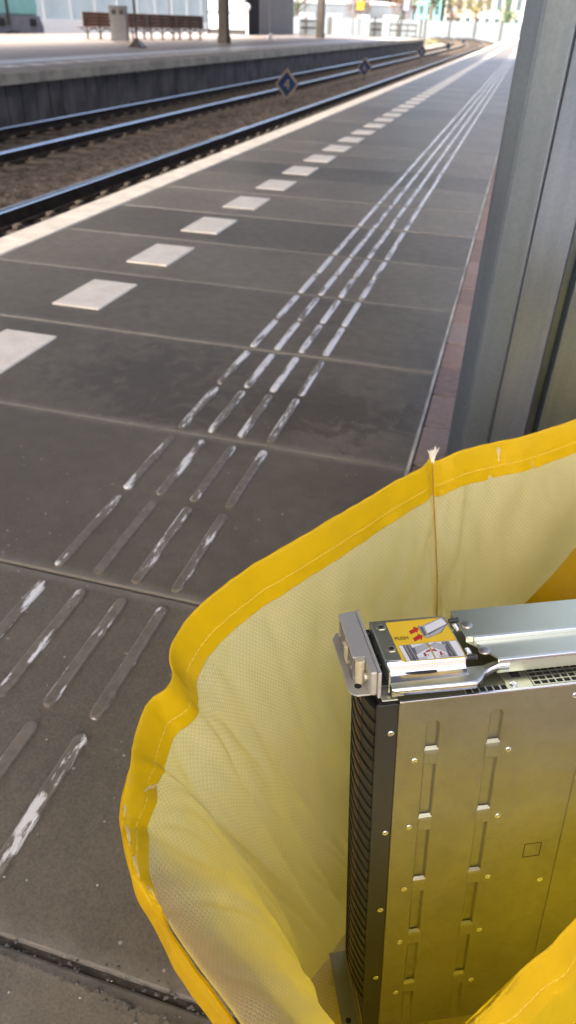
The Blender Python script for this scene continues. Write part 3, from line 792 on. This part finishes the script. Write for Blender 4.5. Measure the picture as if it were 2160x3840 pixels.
for i in range(len(top)-1):
    for k in range(3): fs.append((4*i+k,4*i+k+1,4*i+5+k,4*i+4+k))
m.add(vs,fs); part(m,'arm_lip',M['chrome'],smooth=True)
m=MB(); m.box(2,12,2.6,4,4,12.2); part(m,'arm_foot',M['zinc'],.3)
nt=None
for d,t_ in [(9,70.5),(10.3,39.2)]:
    if nt is None:
        m=MB(); m.lathe([(4.6,-.5),(4.6,.45),(2.6,.6),(2.3,.3)],n=6); nt=m.build('nut',M['zinc'],srv); nt.location=(d,t_,24.1)
        m=MB(); m.lathe([(2.2,.2),(2.2,.62),(.01,.62)],n=14); hh=m.build('nut_hole',M['dark_hole'],nt)
    else:
        o=addcopy(nt,(d,t_,24.1)); c=hh.copy(); COL.objects.link(c); c.parent=o
pg=None
for d,t_ in [(74,69),(73,20)]:
    if pg is None:
        m=MB(); m.tube([(-3.5,0,0),(4,0,0)],2.0,10); m.tube([(4,0,0),(5.5,0,0)],2.6,6); pg=m.build('rubber_peg',M['blackgloss'],srv); pg.location=(d,t_,24.5)
    else: addcopy(pg,(d,t_,22.5))
sp=None
for d,t_ in [(74,60),(73.5,27)]:
    if sp is None:
        m=MB(); m.tube([(2.0*math.cos(a*.7),a*.16-3.5,2.0*math.sin(a*.7)) for a in range(45)],.55,6); sp=m.build('spring',M['chrome'],srv,smooth=True); sp.location=(d,t_,23.5)
    else: addcopy(sp,(d,t_,22.5))
# black mechanism between ear and bracket
m=MB(); m.box(-7.5,.2,8,82,2,12); m.box(-6.5,.0,70,76,12,19); m.box(-6.5,0,30,44,12,16); part(m,'latch_mechanism',M['blackgloss'],.8)
# rack ear
ear=MB(); ear.prism([(-24.5,92),(-25.5,90),(-25.5,30),(-23.5,28),(-15.5,28),(-15.5,9),(-14,7),(-9.5,7),(-9.5,93),(-12,94)],3.5,27.5,'z')
ear=part(ear,'rack_ear',M['earmetal'],1.1)
m=MB(); m.prism([(-27,94),(-31.5,86),(-31.5,15),(-28.5,10.5),(-25,8.5),(-14,8.5),(-14,94)],2.6,4.4,'z'); fl=m.build('ear_flange',M['earmetal'],ear,bevel=.5)
m=MB(); m.lathe([(3.1,-.1),(3.1,.22),(.01,.22)],(-22.6,19.5,4.4),18); m.build('mounting_hole',M['dark_hole'],ear)
for a,b_ in ((82,60),(45,26)):
    m=MB(); m.box(-26.1,-25.3,b_,a,5.5,25.5); pn=m.build('button_panel',M['lab_g'],ear,bevel=.3)
    for yy in (a-5,b_+6):
        mm=MB(); mm.lathe([(2.2,-.2),(2.2,.5),(1.4,.7),(.01,.6)],(-26.2,yy,15),14,M=Matrix.Rotation(R(-90),4,'Y')); mm.build('button',M['rivet'],pn)
m=MB(); m.box(-26.6,-25.2,47,58,6,24)
for k in range(4): m.box(-27.2,-26.4,48+k*2.6,49.2+k*2.6,6.5,23.5)
m.build('latch_grip',M['clearplastic'],ear,bevel=.3)
m=MB(); m.lathe([(4.4,4.3),(4.4,9),(4.7,9.3),(4.4,9.6),(4.4,14.2),(4.7,14.5),(4.4,14.8),(4.4,19.5),(4.7,19.8),(4.4,20.1),(4.4,24.5),(4.2,26.5),(3.4,27.3),(.01,27.3)],(-19.8,26.0,0),24); m.build('thumbscrew',M['clearplastic'],ear,smooth=False)
m=MB(); m.lathe([(5.2,-2.2),(6.2,-1.6),(6.2,1.6),(5.2,2.2),(3,2.2),(2.6,1.5),(.01,1.5)],(-16,22.5,12),24,M=Matrix.Rotation(R(-90),4,'Y')); m.build('captive_screw',M['rivet'],ear)
m=MB(); m.prism([(-9.3,95),(-9.3,5),(-6.4,5),(-6.4,95)][::-1],1.5,28.2,'z'); m.build('ear_plate',M['earmetal'],ear,bevel=.9)
m=MB(); m.box(-6.4,7,1.2,15,1.0,2.2); ft=m.build('ear_foot',M['zinc'],ear,bevel=.4)
s_=addcopy(screw,(-1.5,11.5,2.6),ear); s_.rotation_euler=(R(-90),0,0)
# lower rack ear
m=MB(); m.box(-12,-9.5,2,92,-CH-23,-CH-.5)
lo=part(m,'rack_ear',M['sheet'],.6)
m=MB(); m.prism([(-31,94),(-31,8),(-9,6),(-9,94)],-CH-6.5,-CH-4.8,'z'); m.build('ear_flange',M['sheet'],lo)
m=MB(); m.lathe([(3.2,-.1),(3.2,.25),(.01,.25)],(-23,16,-CH-4.8),16); m.build('mounting_hole',M['dark_hole'],lo)
# label
LAB={
 'label':[(14.6,76.0),(65.4,76.0),(67.6,74.7),(69.3,20.2),(67.3,18.3),(16.5,20.1),(15.1,21.8)],
 'panelL':[(17.2,41.7),(42.0,41.9),(42.3,20.5),(18.5,20.8)],'panelR':[(43.6,42.3),(68.0,41.4),(68.2,20.1),(43.6,20.7)],
 'stripL':[(20.6,41.5),(27.6,41.5),(29.3,21.3),(22.0,21.0)],'stripR':[(54.8,41.4),(61.5,41.2),(62.5,20.9),(55.0,21.1)],
 'brk':[(42.0,67.3),(45.0,66.2),(66.5,75.8),(67.9,74.0),(68.4,65.6),(59.3,54.9),(45.3,48.7),(42.6,50.6)],
 'brktop':[(46.8,65.0),(65.9,74.7),(68.0,65.9),(46.7,53.3)],'brkdark':[(46.9,54.7),(65.7,64.5),(68.2,65.6),(66.9,63.9),(46.7,52.4)],
 'arm':[(48.7,49.6),(58.4,54.6),(63.4,60.4),(63.1,61.2),(57.9,55.8),(48.7,51.1)],'endd':[(42.7,65.2),(45.4,65.1),(45.5,52.3),(43.0,51.3)],
 'ar1':[(32.1,60.3),(36.7,62.5),(37.1,65.7),(41.1,62.6),(37.8,57.0),(37.5,59.1),(32.6,56.1)],'ar2':[(32.6,49.8),(37.6,52.6),(37.5,55.3),(41.3,52.1),(38.4,46.0),(38.4,48.9),(33.0,45.5)],
 'bl':[(28.4,37.1),(41.2,41.2),(41.9,38.8),(41.4,35.8),(28.1,27.4),(27.2,28.6)],'bld':[(27.7,36.9),(30.0,37.2),(29.5,28.5),(27.5,27.5)],
 'br':[(43.9,38.7),(49.5,41.0),(58.4,36.1),(57.4,28.1),(54.9,27.7),(43.9,37.1)],'brd':[(56.2,36.2),(58.8,36.1),(57.8,28.0),(55.3,27.5)],
 'ra1':[(37.7,30.6),(40.1,31.9),(39.9,32.8),(42.0,31.9),(40.2,29.5),(40.1,30.6),(38.0,29.6)],'ra2':[(35.2,28.7),(36.8,29.0),(36.5,26.6),(37.2,26.5),(35.7,24.1),(35.0,26.3),(35.4,26.5)],
 'rb1':[(43.9,32.0),(45.5,32.7),(45.6,33.5),(47.2,30.3),(45.0,29.8),(45.5,30.8),(43.9,30.8)],'rb2':[(49.1,28.5),(50.5,28.7),(50.2,26.0),(50.8,25.9),(49.2,23.8),(48.5,25.8),(49.1,25.9)]}
def ccw(p):
    a=sum(p[i][0]*p[(i+1)%len(p)][1]-p[(i+1)%len(p)][0]*p[i][1] for i in range(len(p))); return p if a>0 else p[::-1]
def grow(p,e):
    cx=sum(q[0] for q in p)/len(p); cy=sum(q[1] for q in p)/len(p)
    return [(q[0]+e*(q[0]-cx)/max(.1,math.hypot(q[0]-cx,q[1]-cy)),q[1]+e*(q[1]-cy)/max(.1,math.hypot(q[0]-cx,q[1]-cy))) for q in p]
ZL=24.02
m=MB(); m.prism(ccw(LAB['label']),ZL,ZL+.15,'z'); lb=part(m,'label',M['lab_y'])
lev={'panelL':(1,'lab_w'),'panelR':(1,'lab_w'),'stripL':(2,'lab_g'),'stripR':(2,'lab_g'),'brk':(2,'lab_lg'),'brktop':(3,'lab_w'),'brkdark':(4,'lab_g'),'arm':(3,'lab_lg'),'endd':(3,'lab_g'),'ar1':(5,'lab_r'),'ar2':(5,'lab_r'),'bl':(3,'lab_lg'),'bld':(4,'lab_g'),'br':(3,'lab_lg'),'brd':(4,'lab_g'),'ra1':(5,'lab_r'),'ra2':(5,'lab_r'),'rb1':(5,'lab_r'),'rb2':(5,'lab_r')}
art=MB(); mats=['lab_w','lab_g','lab_lg','lab_r','lab_k']
for k_,(l_,mt) in lev.items():
    z=ZL+.15+l_*.05
    if k_ not in('stripL','stripR','brkdark','endd','bld','brd'):
        art.prism(ccw(grow(LAB[k_],.42)),z-.05,z-.025,'z',4)
    art.prism(ccw(LAB[k_]),z-.03,z,'z',mats.index(mt))
for k in range(9):
    for xx in (22.2,25.6,56.4,59.8): art.box(xx+k*.16,xx+.8+k*.16,39.6-k*2.2,40.4-k*2.2,ZL+.27,ZL+.3,0)
art.build('label_drawing',[M[x] for x in mats],lb)
TM=lambda x,y,a=0: Matrix.Translation((x,y,ZL+.42))@Matrix.Rotation(R(a),4,'Z')
text_mesh('lettering','PUSH',6.4,lb,M['lab_k'],TM(16.3,49.3),.02,'LEFT',.82)
text_mesh('lettering','2',3.4,lb,M['lab_k'],TM(37.4,24.4),.01); text_mesh('lettering','2',3.4,lb,M['lab_k'],TM(51,24.0),.01)
text_mesh('lettering','1',2.6,lb,M['lab_k'],TM(39.2,33.0),.01); text_mesh('lettering','1',2.6,lb,M['lab_k'],TM(45.0,33.6),.01)
for x,a_,b2 in ((23.2,'Aligning the Front Bracket','with the Mounting Hole'),(47.0,'Aligning the Rear Bracket','with the Mounting Hole')):
    text_mesh('lettering',a_,1.55,lb,M['lab_k'],TM(x,22.3),.01,'LEFT',.82); text_mesh('lettering',b2,1.55,lb,M['lab_k'],TM(x+.4,20.95),.01,'LEFT',.82)

# ------------------------------------------------------------------ far platform furniture
M['wood']=simple('bench_wood',(.075,.034,.018),.5,0,.35,5,.1,40,spec=.08)
M['steel']=simple('brushed_steel',(.085,.088,.095),.5,.3,.2,6)
M['iron']=simple('dark_iron',(.05,.048,.047),.6,0,.2,8,spec=.08)
M['concol']=simple('brown_column_paint',(.078,.069,.061),.6,0,.15,2,spec=.08)
M['orange']=simple('orange_sign',(.85,.33,.01),.45,0,.05,4)
M['pale']=simple('pale_metal',(.62,.64,.66),.4,.3,.1,5)
def bench():
    t=thing('platform_bench','','bench',(0,0,ZF))
    m=MB()
    for sx in (-1,1):
        for k in range(3): m.box(-.98,.98,min(sx*(.12+.14*k),sx*(.24+.14*k)),max(sx*(.12+.14*k),sx*(.24+.14*k)),.44,.47)
    m.build('seat',M['wood'],t,bevel=.006)
    m=MB(); 
    for k in range(4): m.box(-.98,.98,-.03,.03,.50+.142*k,.635+.142*k)
    m.build('backrest',M['wood'],t,bevel=.006)
    for sx in (-.78,-.0,.78):
        m=MB(); m.box(sx-.03,sx+.03,-.04,.04,0,.28); m.box(sx-.05,sx+.05,-.12,.12,0,.03)
        for q in (-1,1): m.tube([(sx,q*.02,.24),(sx,q*.20,.36),(sx,q*.46,.435)],.028,6)
        m.box(sx-.02,sx+.02,-.035,.035,.28,1.05); m.build('leg',M['iron'],t)
    m=MB()
    for sx in (-.995,.995): m.box(sx-.015,sx+.015,-.05,.05,.43,1.06)
    m.build('end_frame',M['steel'],t,bevel=.004)
    return t
bp=[(-19.93,37.0),(-19.18,38.9),(-18.42,40.8),(-17.67,42.7)]
bl=['brown wooden back-to-back bench left of the litter bin','brown wooden back-to-back bench just behind the litter bin','brown wooden back-to-back bench right of the thin dark pole','rightmost brown wooden back-to-back bench, next to the thick column']
b0=bench(); az=math.atan2(7.5,3.0)
for i,(x,y) in enumerate(bp):
    if i==0: b0.location=(x,y,ZF); b0.rotation_euler=(0,0,az); b0['label']=bl[0]; b0['group']='row of wooden benches on the opposite platform'
    else: copy_thing(b0,(x,y,ZF),az,bl[i])
t=thing('litter_bin','tall square steel litter bin in front of the benches','bin',(-17.2,33.7,ZF),R(20))
m=MB(); m.box(-.34,.34,-.34,.34,.05,1.24); m.build('body',M['steel'],t,bevel=.02)
m=MB(); m.box(-.37,.37,-.37,.37,1.24,1.30); m.build('lid',M['steel'],t,bevel=.02)
for xx in (-.16,.16): m=MB(); m.box(xx-.09,xx+.09,-.352,-.335,1.0,1.16); m.build('opening',M['dark_hole'],t)
m=MB(); m.box(-.36,-.335,-.33,.33,.05,1.24); m.build('side_panel',M['concol'],t)
t=thing('sign_post','thin dark pole on a wide foot in front of the benches','pole',(-14.03,28.76,ZF))
m=MB(); m.tube([(0,0,0),(0,0,4.2)],.045,10); m.build('pole',M['iron'],t)
m=MB(); m.prism([(-.26,-.26),(.26,-.26),(.26,.26),(-.26,.26)],0,.03,'z'); m.add([(-.24,-.24,.03),(.24,-.24,.03),(.24,.24,.03),(-.24,.24,.03),(-.05,-.05,.28),(.05,-.05,.28),(.05,.05,.28),(-.05,.05,.28)],[(0,1,5,4),(1,2,6,5),(2,3,7,6),(3,0,4,7),(4,5,6,7)]); m.build('foot',M['iron'],t)
m=MB(); m.add([(.242,-.2,.034),(.242,.2,.034),(.066,.05,.26),(.066,-.05,.26)],[(0,1,2,3)]); m.build('foot_plate',M['pale'],t)
for i,(x,y,w,lab_) in enumerate([(-14.26,38.7,.27,'thick brown roof column right of the benches, nearest on the opposite platform'),(-15.36,62.5,.28,'thick brown roof column farther along, right of the corrugated lift shaft')]):
    t=thing('roof_column',lab_,'column',(x,y,ZF),R(-20),'brown roof columns of the opposite platform')
    m=MB(); m.box(-w,w,-w*.5,w*.5,0,5.6); m.build('shaft',M['concol'],t,bevel=.03)
    m=MB(); m.box(-w-.03,w+.03,-w*.5-.03,w*.5+.03,0,.3); m.build('base',M['concol'],t,bevel=.02)
# lift shaft
t=thing('lift_shaft','dark lift shaft with a black door and grey corrugated cladding','lift shaft',(-21.0,62.,ZF))
M['corr']=simple('corrugated_grey',(.13,.14,.155),.6,.2,.15,3)
m=MB(); m.box(-3.2,-.06,.1,13.2,0,4.6); m.build('core',simple('shaft_dark',(.07,.072,.08),.5,0,.2,2),t)
m=MB(); m.box(-.06,.02,.35,3.0,.02,4.4); m.build('door',simple('door_black',(.012,.012,.014),.75,0,.2,4,spec=.1),t,bevel=.02)
m=MB(); 
for k in range(20): m.box(-.06,.09,3.2+k*.5,3.45+k*.5,.02,4.6)
m.build('cladding',M['corr'],t,bevel=.02)
M['glass']=simple('pale_glass',(.50,.60,.62),.15,0,.15,.6)
m=MB(); m.box(-3.1,-.2,.0,.09,.35,4.5); m.build('glass_panel',M['glass'],t)
m=MB()
for xx in (-3.2,-1.7,-.12): m.box(xx,xx+.12,-.06,.1,0,4.6)
m.box(-3.2,0,-.05,.09,.2,.35); m.box(-3.2,0,-.05,.09,1.35,1.45); m.build('frame',M['iron'],t)
m=MB(); m.lathe([(.1,0),(.1,1.5),(.12,1.55)],(.35,-.9,0),10); m.lathe([(.05,1.5),(.22,1.62),(.26,1.75),(.2,1.9),(.03,1.98)],(.35,-.9,0),14)
tag(m.build('globe_lamp_post',M['pale']),'short white post with a round head beside the lift shaft door','post').location=(-21.0,62.,ZF)
t=thing('tripod_pole','thin grey pole on a three-legged foot before the corrugated cladding','pole',(-15.39,49.9,ZF))
m=MB(); m.tube([(0,0,0),(0,0,4.4)],.05,8); m.build('pole',M['corr'],t)
for a in (0.3,2.4,4.5): m=MB(); m.tube([(0,0,.35),(.33*math.cos(a),.33*math.sin(a),.02)],.04,6); m.build('leg',M['pale'],t)
# guard rails and fences at the far end
def fence(x,y,L,h,ang,label,nb,name='guard_rail'):
    t=thing(name,label,'railing',(x,y,ZF),ang)
    m=MB()
    for k in range(nb): m.box(k*L/(nb-1)-.04,k*L/(nb-1)+.04,-.04,.04,0,h)
    m.build('posts',M['iron'],t)
    for zz in (h,h*.55): m=MB(); m.box(-.05,L+.05,-.04,.04,zz-.07,zz+.05); m.build('rail',M['iron'],t)
    return t
fence(-17.9,66.2,3.0,1.05,R(75),'dark railing between the lift shaft and the far brown column',9)
fence(-14.1,76.2,1.7,1.05,R(65),'dark railing beside the orange sign pole at the platform end',7)
fence(-12.5,77.4,2.4,1.0,R(20),'long low dark railing closing off the end of the opposite platform',4)
for x,y,h,z0,lab_,gr in [(-15.0,75.5,2.6,0,'orange sign on a thin pole at the far platform end',None),(-18.3,69.,3.2,0,'orange sign high on a pole beside the corrugated lift shaft',None),(-24.2,55.,3.3,0,'orange sign behind the thin dark pole above the benches',None)]:
    t=thing('orange_sign',lab_,'sign',(x,y,ZF),R(12),'orange signs on the opposite platform')
    m=MB(); m.tube([(0,0,0),(0,0,h)],.04,6); m.build('pole',M['iron'],t)
    m=MB(); m.box(-.30,.30,-.09,-.045,h-.62,h); m.build('panel',M['orange'],t,bevel=.03)
for x,y,h,r_,lab_ in [(-15.3,74.0,7,.09,'tall thin grey mast left of the orange end sign'),(-18.4,76,7,.08,'tall thin grey mast close behind the far brown column')]:
    m=MB(); m.tube([(0,0,0),(0,0,h)],[r_,r_*.7],8); m.box(-.2,.2,-.2,.2,0,.08); m.tube([(0,0,h*.95),(1.2,0,h)],.05,6)
    o=m.build('light_mast',M['corr']); o.location=(x,y,ZF); tag(o,lab_,'mast','thin light masts at the far platform end')
t=thing('signal_post','slim dark signal post with a blue-grey plate at the far platform end','signal',(-11.8,79.,-.9))
m=MB(); m.tube([(0,0,0),(0,0,6)],.09,8); m.build('post',M['iron'],t)
m=MB(); m.box(.12,.62,-.12,-.02,2.9,4.2); m.build('signal_plate',simple('signal_plate',(.14,.18,.26),.5,0,.1,3),t,bevel=.03)
# ------------------------------------------------------------------ train and glass wall behind the opposite platform
t=thing('electric_train','teal train end with grey skirt behind the opposite platform','train',(-28.6,46.2,-1.0))
M['teal']=simple('train_teal',(.17,.37,.37),.35,0,.12,1.5,spec=.08)
M['tgrey']=simple('train_grey',(.16,.165,.19),.5,0,.15,2,spec=.08)
side=[(-24,1.75),(-.55,1.75),(-.45,2.2),(-.7,3.4),(-1.3,4.3),(-2.2,4.8),(-24,4.8)]
m=MB(); m.prism(side[::-1],-2.8,0,'x'); m.build('body',M['teal'],t,bevel=.12)
sk=[(-24,.65),(-4.4,.65),(-4.2,.9),(-3.4,1.0),(-2.6,.9),(-2.4,.65),(-.05,.65),(-.0,1.2),(-.3,1.75),(-24,1.75)]
m=MB(); m.prism(sk[::-1],-2.75,-.05,'x'); m.build('skirt',M['tgrey'],t,bevel=.04)
m=MB(); m.box(-.06,.03,-3.75,-3.5,1.3,4.6); m.build('door_gap',M['iron'],t)
for yy in (-4.6,-1.45): m=MB(); m.box(-.05,.02,yy,yy+.62,1.25,1.62); m.build('step_recess',M['dark_hole'],t,bevel=.03)
for yy in (-4.2,-2.1,-8.5,-11):
    m=MB(); m.lathe([(.46,-.07),(.46,.07),(.38,.09),(.1,.09),(.01,.1)],(-.1,yy,.46),20,M=Matrix.Rotation(R(90),4,'Y')); m.build('wheel',M['iron'],t)
for xx in (-2.2,-.6): m=MB(); m.tube([(xx,-.1,1.05),(xx,.25,1.05)],.14,10); m.lathe([(.2,0),(.2,.06),(.01,.08)],(xx,.25,1.05),14,M=Matrix.Rotation(R(-90),4,'X')); m.build('buffer',M['iron'],t)
s=MB(); s.box(-34,-27.3,-10,150,-1.19,-.95); structure(s.build('track_bed',simple('pale_ballast',(.22,.215,.20),.8,0,.2,3,coord='pos')))
t=thing('glass_wall','long pale blue glass screen wall on a white plinth behind the opposite platform','wall',(-36.,0,-1.2))
M['bigglass']=None
gt=NT('screen_glass'); pp=gt.pos(); gt.set(Base_Color=gt.ramp(gt.noise(pp,.35,5,.6),[(.3,(.36,.45,.48)),(.7,(.52,.60,.63))]),Roughness=.25)
m=MB(); m.box(-.05,.05,18,118,1.75,6.2); m.build('glazing',gt.m,t)
m=MB(); m.box(-.25,.25,18,118,0,1.75); m.build('plinth',simple('white_plinth',(.72,.72,.70),.6,0,.06,.5,coord='pos'),t)
m=MB()
for k in range(26): m.box(.06,.2,18+k*4.0,18.22+k*4.0,1.75,6.2)
m.box(.06,.16,18,118,5.9,6.2); m.build('mullions',M['pale'],t)
# ------------------------------------------------------------------ beyond the platforms
def facade(name,label,x,y,w,d,h,ang,wallm,cols,rowsz,ww,wh,z0=-1.2):
    t=thing(name,label,'building',(x,y,z0),ang)
    m=MB(); m.box(-w/2,w/2,0,d,0,h); m.build('wall',wallm,t)
    wm=simple('window_glass_'+name,(.05,.075,.09),.15,0,.3,.4)
    k=0
    for r_ in range(rowsz):
        for c in range(cols):
            cx=-w/2+w*(c+.5)/cols; zz=1.4+r_*(h-1)/rowsz
            m=MB(); m.box(cx-ww/2,cx+ww/2,-.10,-.03,zz,zz+wh); m.build('window',wm,t); k+=1
    m=MB(); m.box(-w/2-.3,w/2+.3,-.3,d+.3,h,h+.5); m.build('roof',wallm,t)
    return t
wf=simple('white_facade',(.30,.30,.295),.6,0,.06,.2)
tf=simple('teal_facade',(.10,.26,.25),.5,0,.1,.2)
facade('office_building','large white building with rows of dark windows far beyond the bend',-14,268,26,14,27,R(3),wf,9,5,1.5,3.2)
facade('office_block','teal building left of the white one beyond the bend',-35,285,10,10,24,R(3),tf,4,6,1.4,2.4)
lowm=simple('shed_grey',(.085,.105,.13),.6,0,.15,.3)
t=thing('warehouse','low pale blue-grey shed far behind the platform end','building',(-55,240,-1.2),R(5))
m=MB(); m.box(-22,22,0,12,0,6.5); m.build('wall',lowm,t); m=MB(); m.prism([(-22.4,6.5),(22.4,6.5),(22.4,6.9),(0,8.2),(-22.4,6.9)],-.3,12.3,'y'); m.build('roof',simple('shed_roof',(.25,.27,.30),.6,0,.1,.3),t)
for k in range(5): m=MB(); m.box(-18+k*8,-14+k*8,-.12,-.02,.1,4.2); m.build('gate',simple('shed_gate',(.55,.58,.60),.5,0,.1,.5),t)
# lineside noise barrier and posts beyond the bend
t=thing('noise_barrier','long pale grey lineside wall with dark posts across the bend','wall',(0,0,-1.2))
m=MB(); mp=MB(); pts=[(-75,178),(-40,172),(-20,166),(0,160),(18,156)]
for i in range(len(pts)-1):
    a=Vector((*pts[i],0)); b_=Vector((*pts[i+1],0)); ang=math.atan2((b_-a).y,(b_-a).x)
    MM=Matrix.Translation(a)@Matrix.Rotation(ang,4,'Z'); L=(b_-a).length
    m.box(0,L,-.08,.08,0,3.0,M=MM)
    for k in range(int(L/5)+1): MB().box(k*5-.14,k*5+.14,-.22,.1,0,3.3,M=MM).build('post',M['iron'],t)
m.build('panel',simple('barrier_panel',(.10,.125,.145),.6,0,.15,.4,coord='pos'),t)
# trees
M['bark']=simple('bark',(.09,.07,.05),.9,0,.3,4)
def leafm(name,a,b_):
    t=NT(name); at=t.node('ShaderNodeAttribute',attribute_name='tone')
    c=t.ramp(at.outputs['Fac'],[(0,a),(1,b_)]); t.set(Base_Color=c,Roughness=.6,Specular_IOR_Level=.3); return t.m
LG=leafm('leaf_green',(.03,.06,.022),(.085,.14,.05)); LY=leafm('leaf_yellow',(.08,.075,.02),(.20,.17,.045)); LO=leafm('leaf_rust',(.07,.045,.022),(.15,.095,.045))
def tree(x,y,h,w,mat,label,seed,name='tree',z0=-1.2,n=900):
    rnd=random.Random(seed); t=thing(name,label,'tree',(x,y,z0))
    m=MB(); m.tube([(0,0,0),(.05*h*.2,0,h*.3),(0,.1,h*.75)],[.035*h,.025*h,.006*h],7)
    for k in range(6):
        a=rnd.uniform(0,6.28); zz=h*rnd.uniform(.28,.6); m.tube([(0,0,zz),(math.cos(a)*w*.25,math.sin(a)*w*.25,zz+h*.14),(math.cos(a)*w*.4,math.sin(a)*w*.4,zz+h*.24)],[.014*h,.009*h,.003*h],5)
    m.build('trunk',M['bark'],t)
    cl=[(Vector((rnd.gauss(0,w*.2),rnd.gauss(0,w*.2),h*rnd.uniform(.35,.92))),w*rnd.uniform(.13,.24)) for _ in range(16)]
    m=MB(); tn=[]
    for k in range(n):
        c,r_=rnd.choice(cl); d=Vector((rnd.gauss(0,1),rnd.gauss(0,1),rnd.gauss(0,.8))).normalized()*r_*rnd.uniform(.55,1.1); p=c+d
        sz=h*rnd.uniform(.014,.03); a=Vector((rnd.gauss(0,1),rnd.gauss(0,1),rnd.gauss(0,.6))).normalized()*sz; b_=a.orthogonal().normalized()*sz*.7
        m.add([p-a,p+b_,p+a,p-b_],[(0,1,2,3)]); tn.append(rnd.random())
    o=m.build('crown',mat,t); A=o.data.attributes.new('tone','FLOAT','FACE'); A.data.foreach_set('value',tn)
    return t
tree(-27.5,236,19,10,LG,'tall dark green tree in front of the teal and white buildings',1)
tree(-15.0,232,11,9,LY,'round yellow autumn tree before the white building',2)
tree(-33.5,228,10,8,LO,'rust-brown autumn tree left of the tall green one',3)
tree(-22.0,240,9,7,LO,'small rust-brown tree between the green and the yellow one',4)
tree(-7.5,228,9,6,LG,'green tree at the right edge beside the steel column',5)
tree(-47,232,12,9,LO,'brownish tree above the roof of the low shed',6)
tree(-62,226,13,11,LG,'broad green tree left of the low shed',7)
tree(-86,215,12,12,LG,'broad green tree far left behind the orange end sign',8)
# grass bank inside the bend
s=MB(); vs=[];fs=[]
for j in range(26):
    for i in range(22):
        x=-60+i*2.2; y=92+j*3.0; vs.append((x,y,-1.12+.18*noise.noise(Vector((x*.3,y*.3,0)))))
for j in range(25):
    for i in range(21): a=j*22+i; fs.append((a,a+1,a+23,a+22))
s.add(vs,fs); structure(s.build('grass_bank',simple('dry_grass',(.14,.125,.055),.9,0,.4,.5,.4,8,coord='pos')),'stuff')
# ------------------------------------------------------------------ unseen roofs above the frame, their edges set to shape the light
for x0,x1,y1,lab_ in ((-4.9,.42,27,'unseen flat grey roof over the near platform, sized to shape the light'),(-19.5,-6.9,58,'unseen flat grey roof over the opposite platform, sized to shape the light')):
    t=thing('unseen_roof',lab_,'roof',((x0+x1)/2,0,4.7 if x1>0 else 5.4))
    m=MB(); m.box(-(x1-x0)/2,(x1-x0)/2,-45,y1,0,.3); m.build('deck',M['concol'],t)

# ------------------------------------------------------------------ light
SUN_EL,SUN_AZ=R(40),R(200)     # azimuth from +Y towards +X
w=bpy.data.worlds.new('World'); sc.world=w; w.use_nodes=True
nt_=w.node_tree; bg=nt_.nodes['Background']
sky=nt_.nodes.new('ShaderNodeTexSky'); sky.sky_type='NISHITA'; sky.sun_disc=False; sky.sun_elevation=SUN_EL; sky.sun_rotation=SUN_AZ
sky.air_density=.55; sky.dust_density=9.0; sky.ozone_density=.2
nt_.links.new(sky.outputs[0],bg.inputs[0]); bg.inputs[1].default_value=.15
sl=bpy.data.lights.new('sun','SUN'); sl.energy=1.0; sl.angle=R(25); sl.color=(1,.95,.86)
so=bpy.data.objects.new('sun',sl); COL.objects.link(so)
d=Vector((math.sin(SUN_AZ)*math.cos(SUN_EL),math.cos(SUN_AZ)*math.cos(SUN_EL),math.sin(SUN_EL)))
so.rotation_euler=d.to_track_quat('Z','Y').to_euler(); so.location=(0,0,30)
sc.view_settings.view_transform='Standard'; sc.view_settings.look='None'; sc.view_settings.gamma=1; sc.view_settings.exposure=2.36
sc.render.engine='CYCLES'; cy=sc.cycles; cy.use_denoising=True; cy.max_bounces=10; cy.diffuse_bounces=5; cy.glossy_bounces=5; cy.transmission_bounces=6
cy.sample_clamp_indirect=6
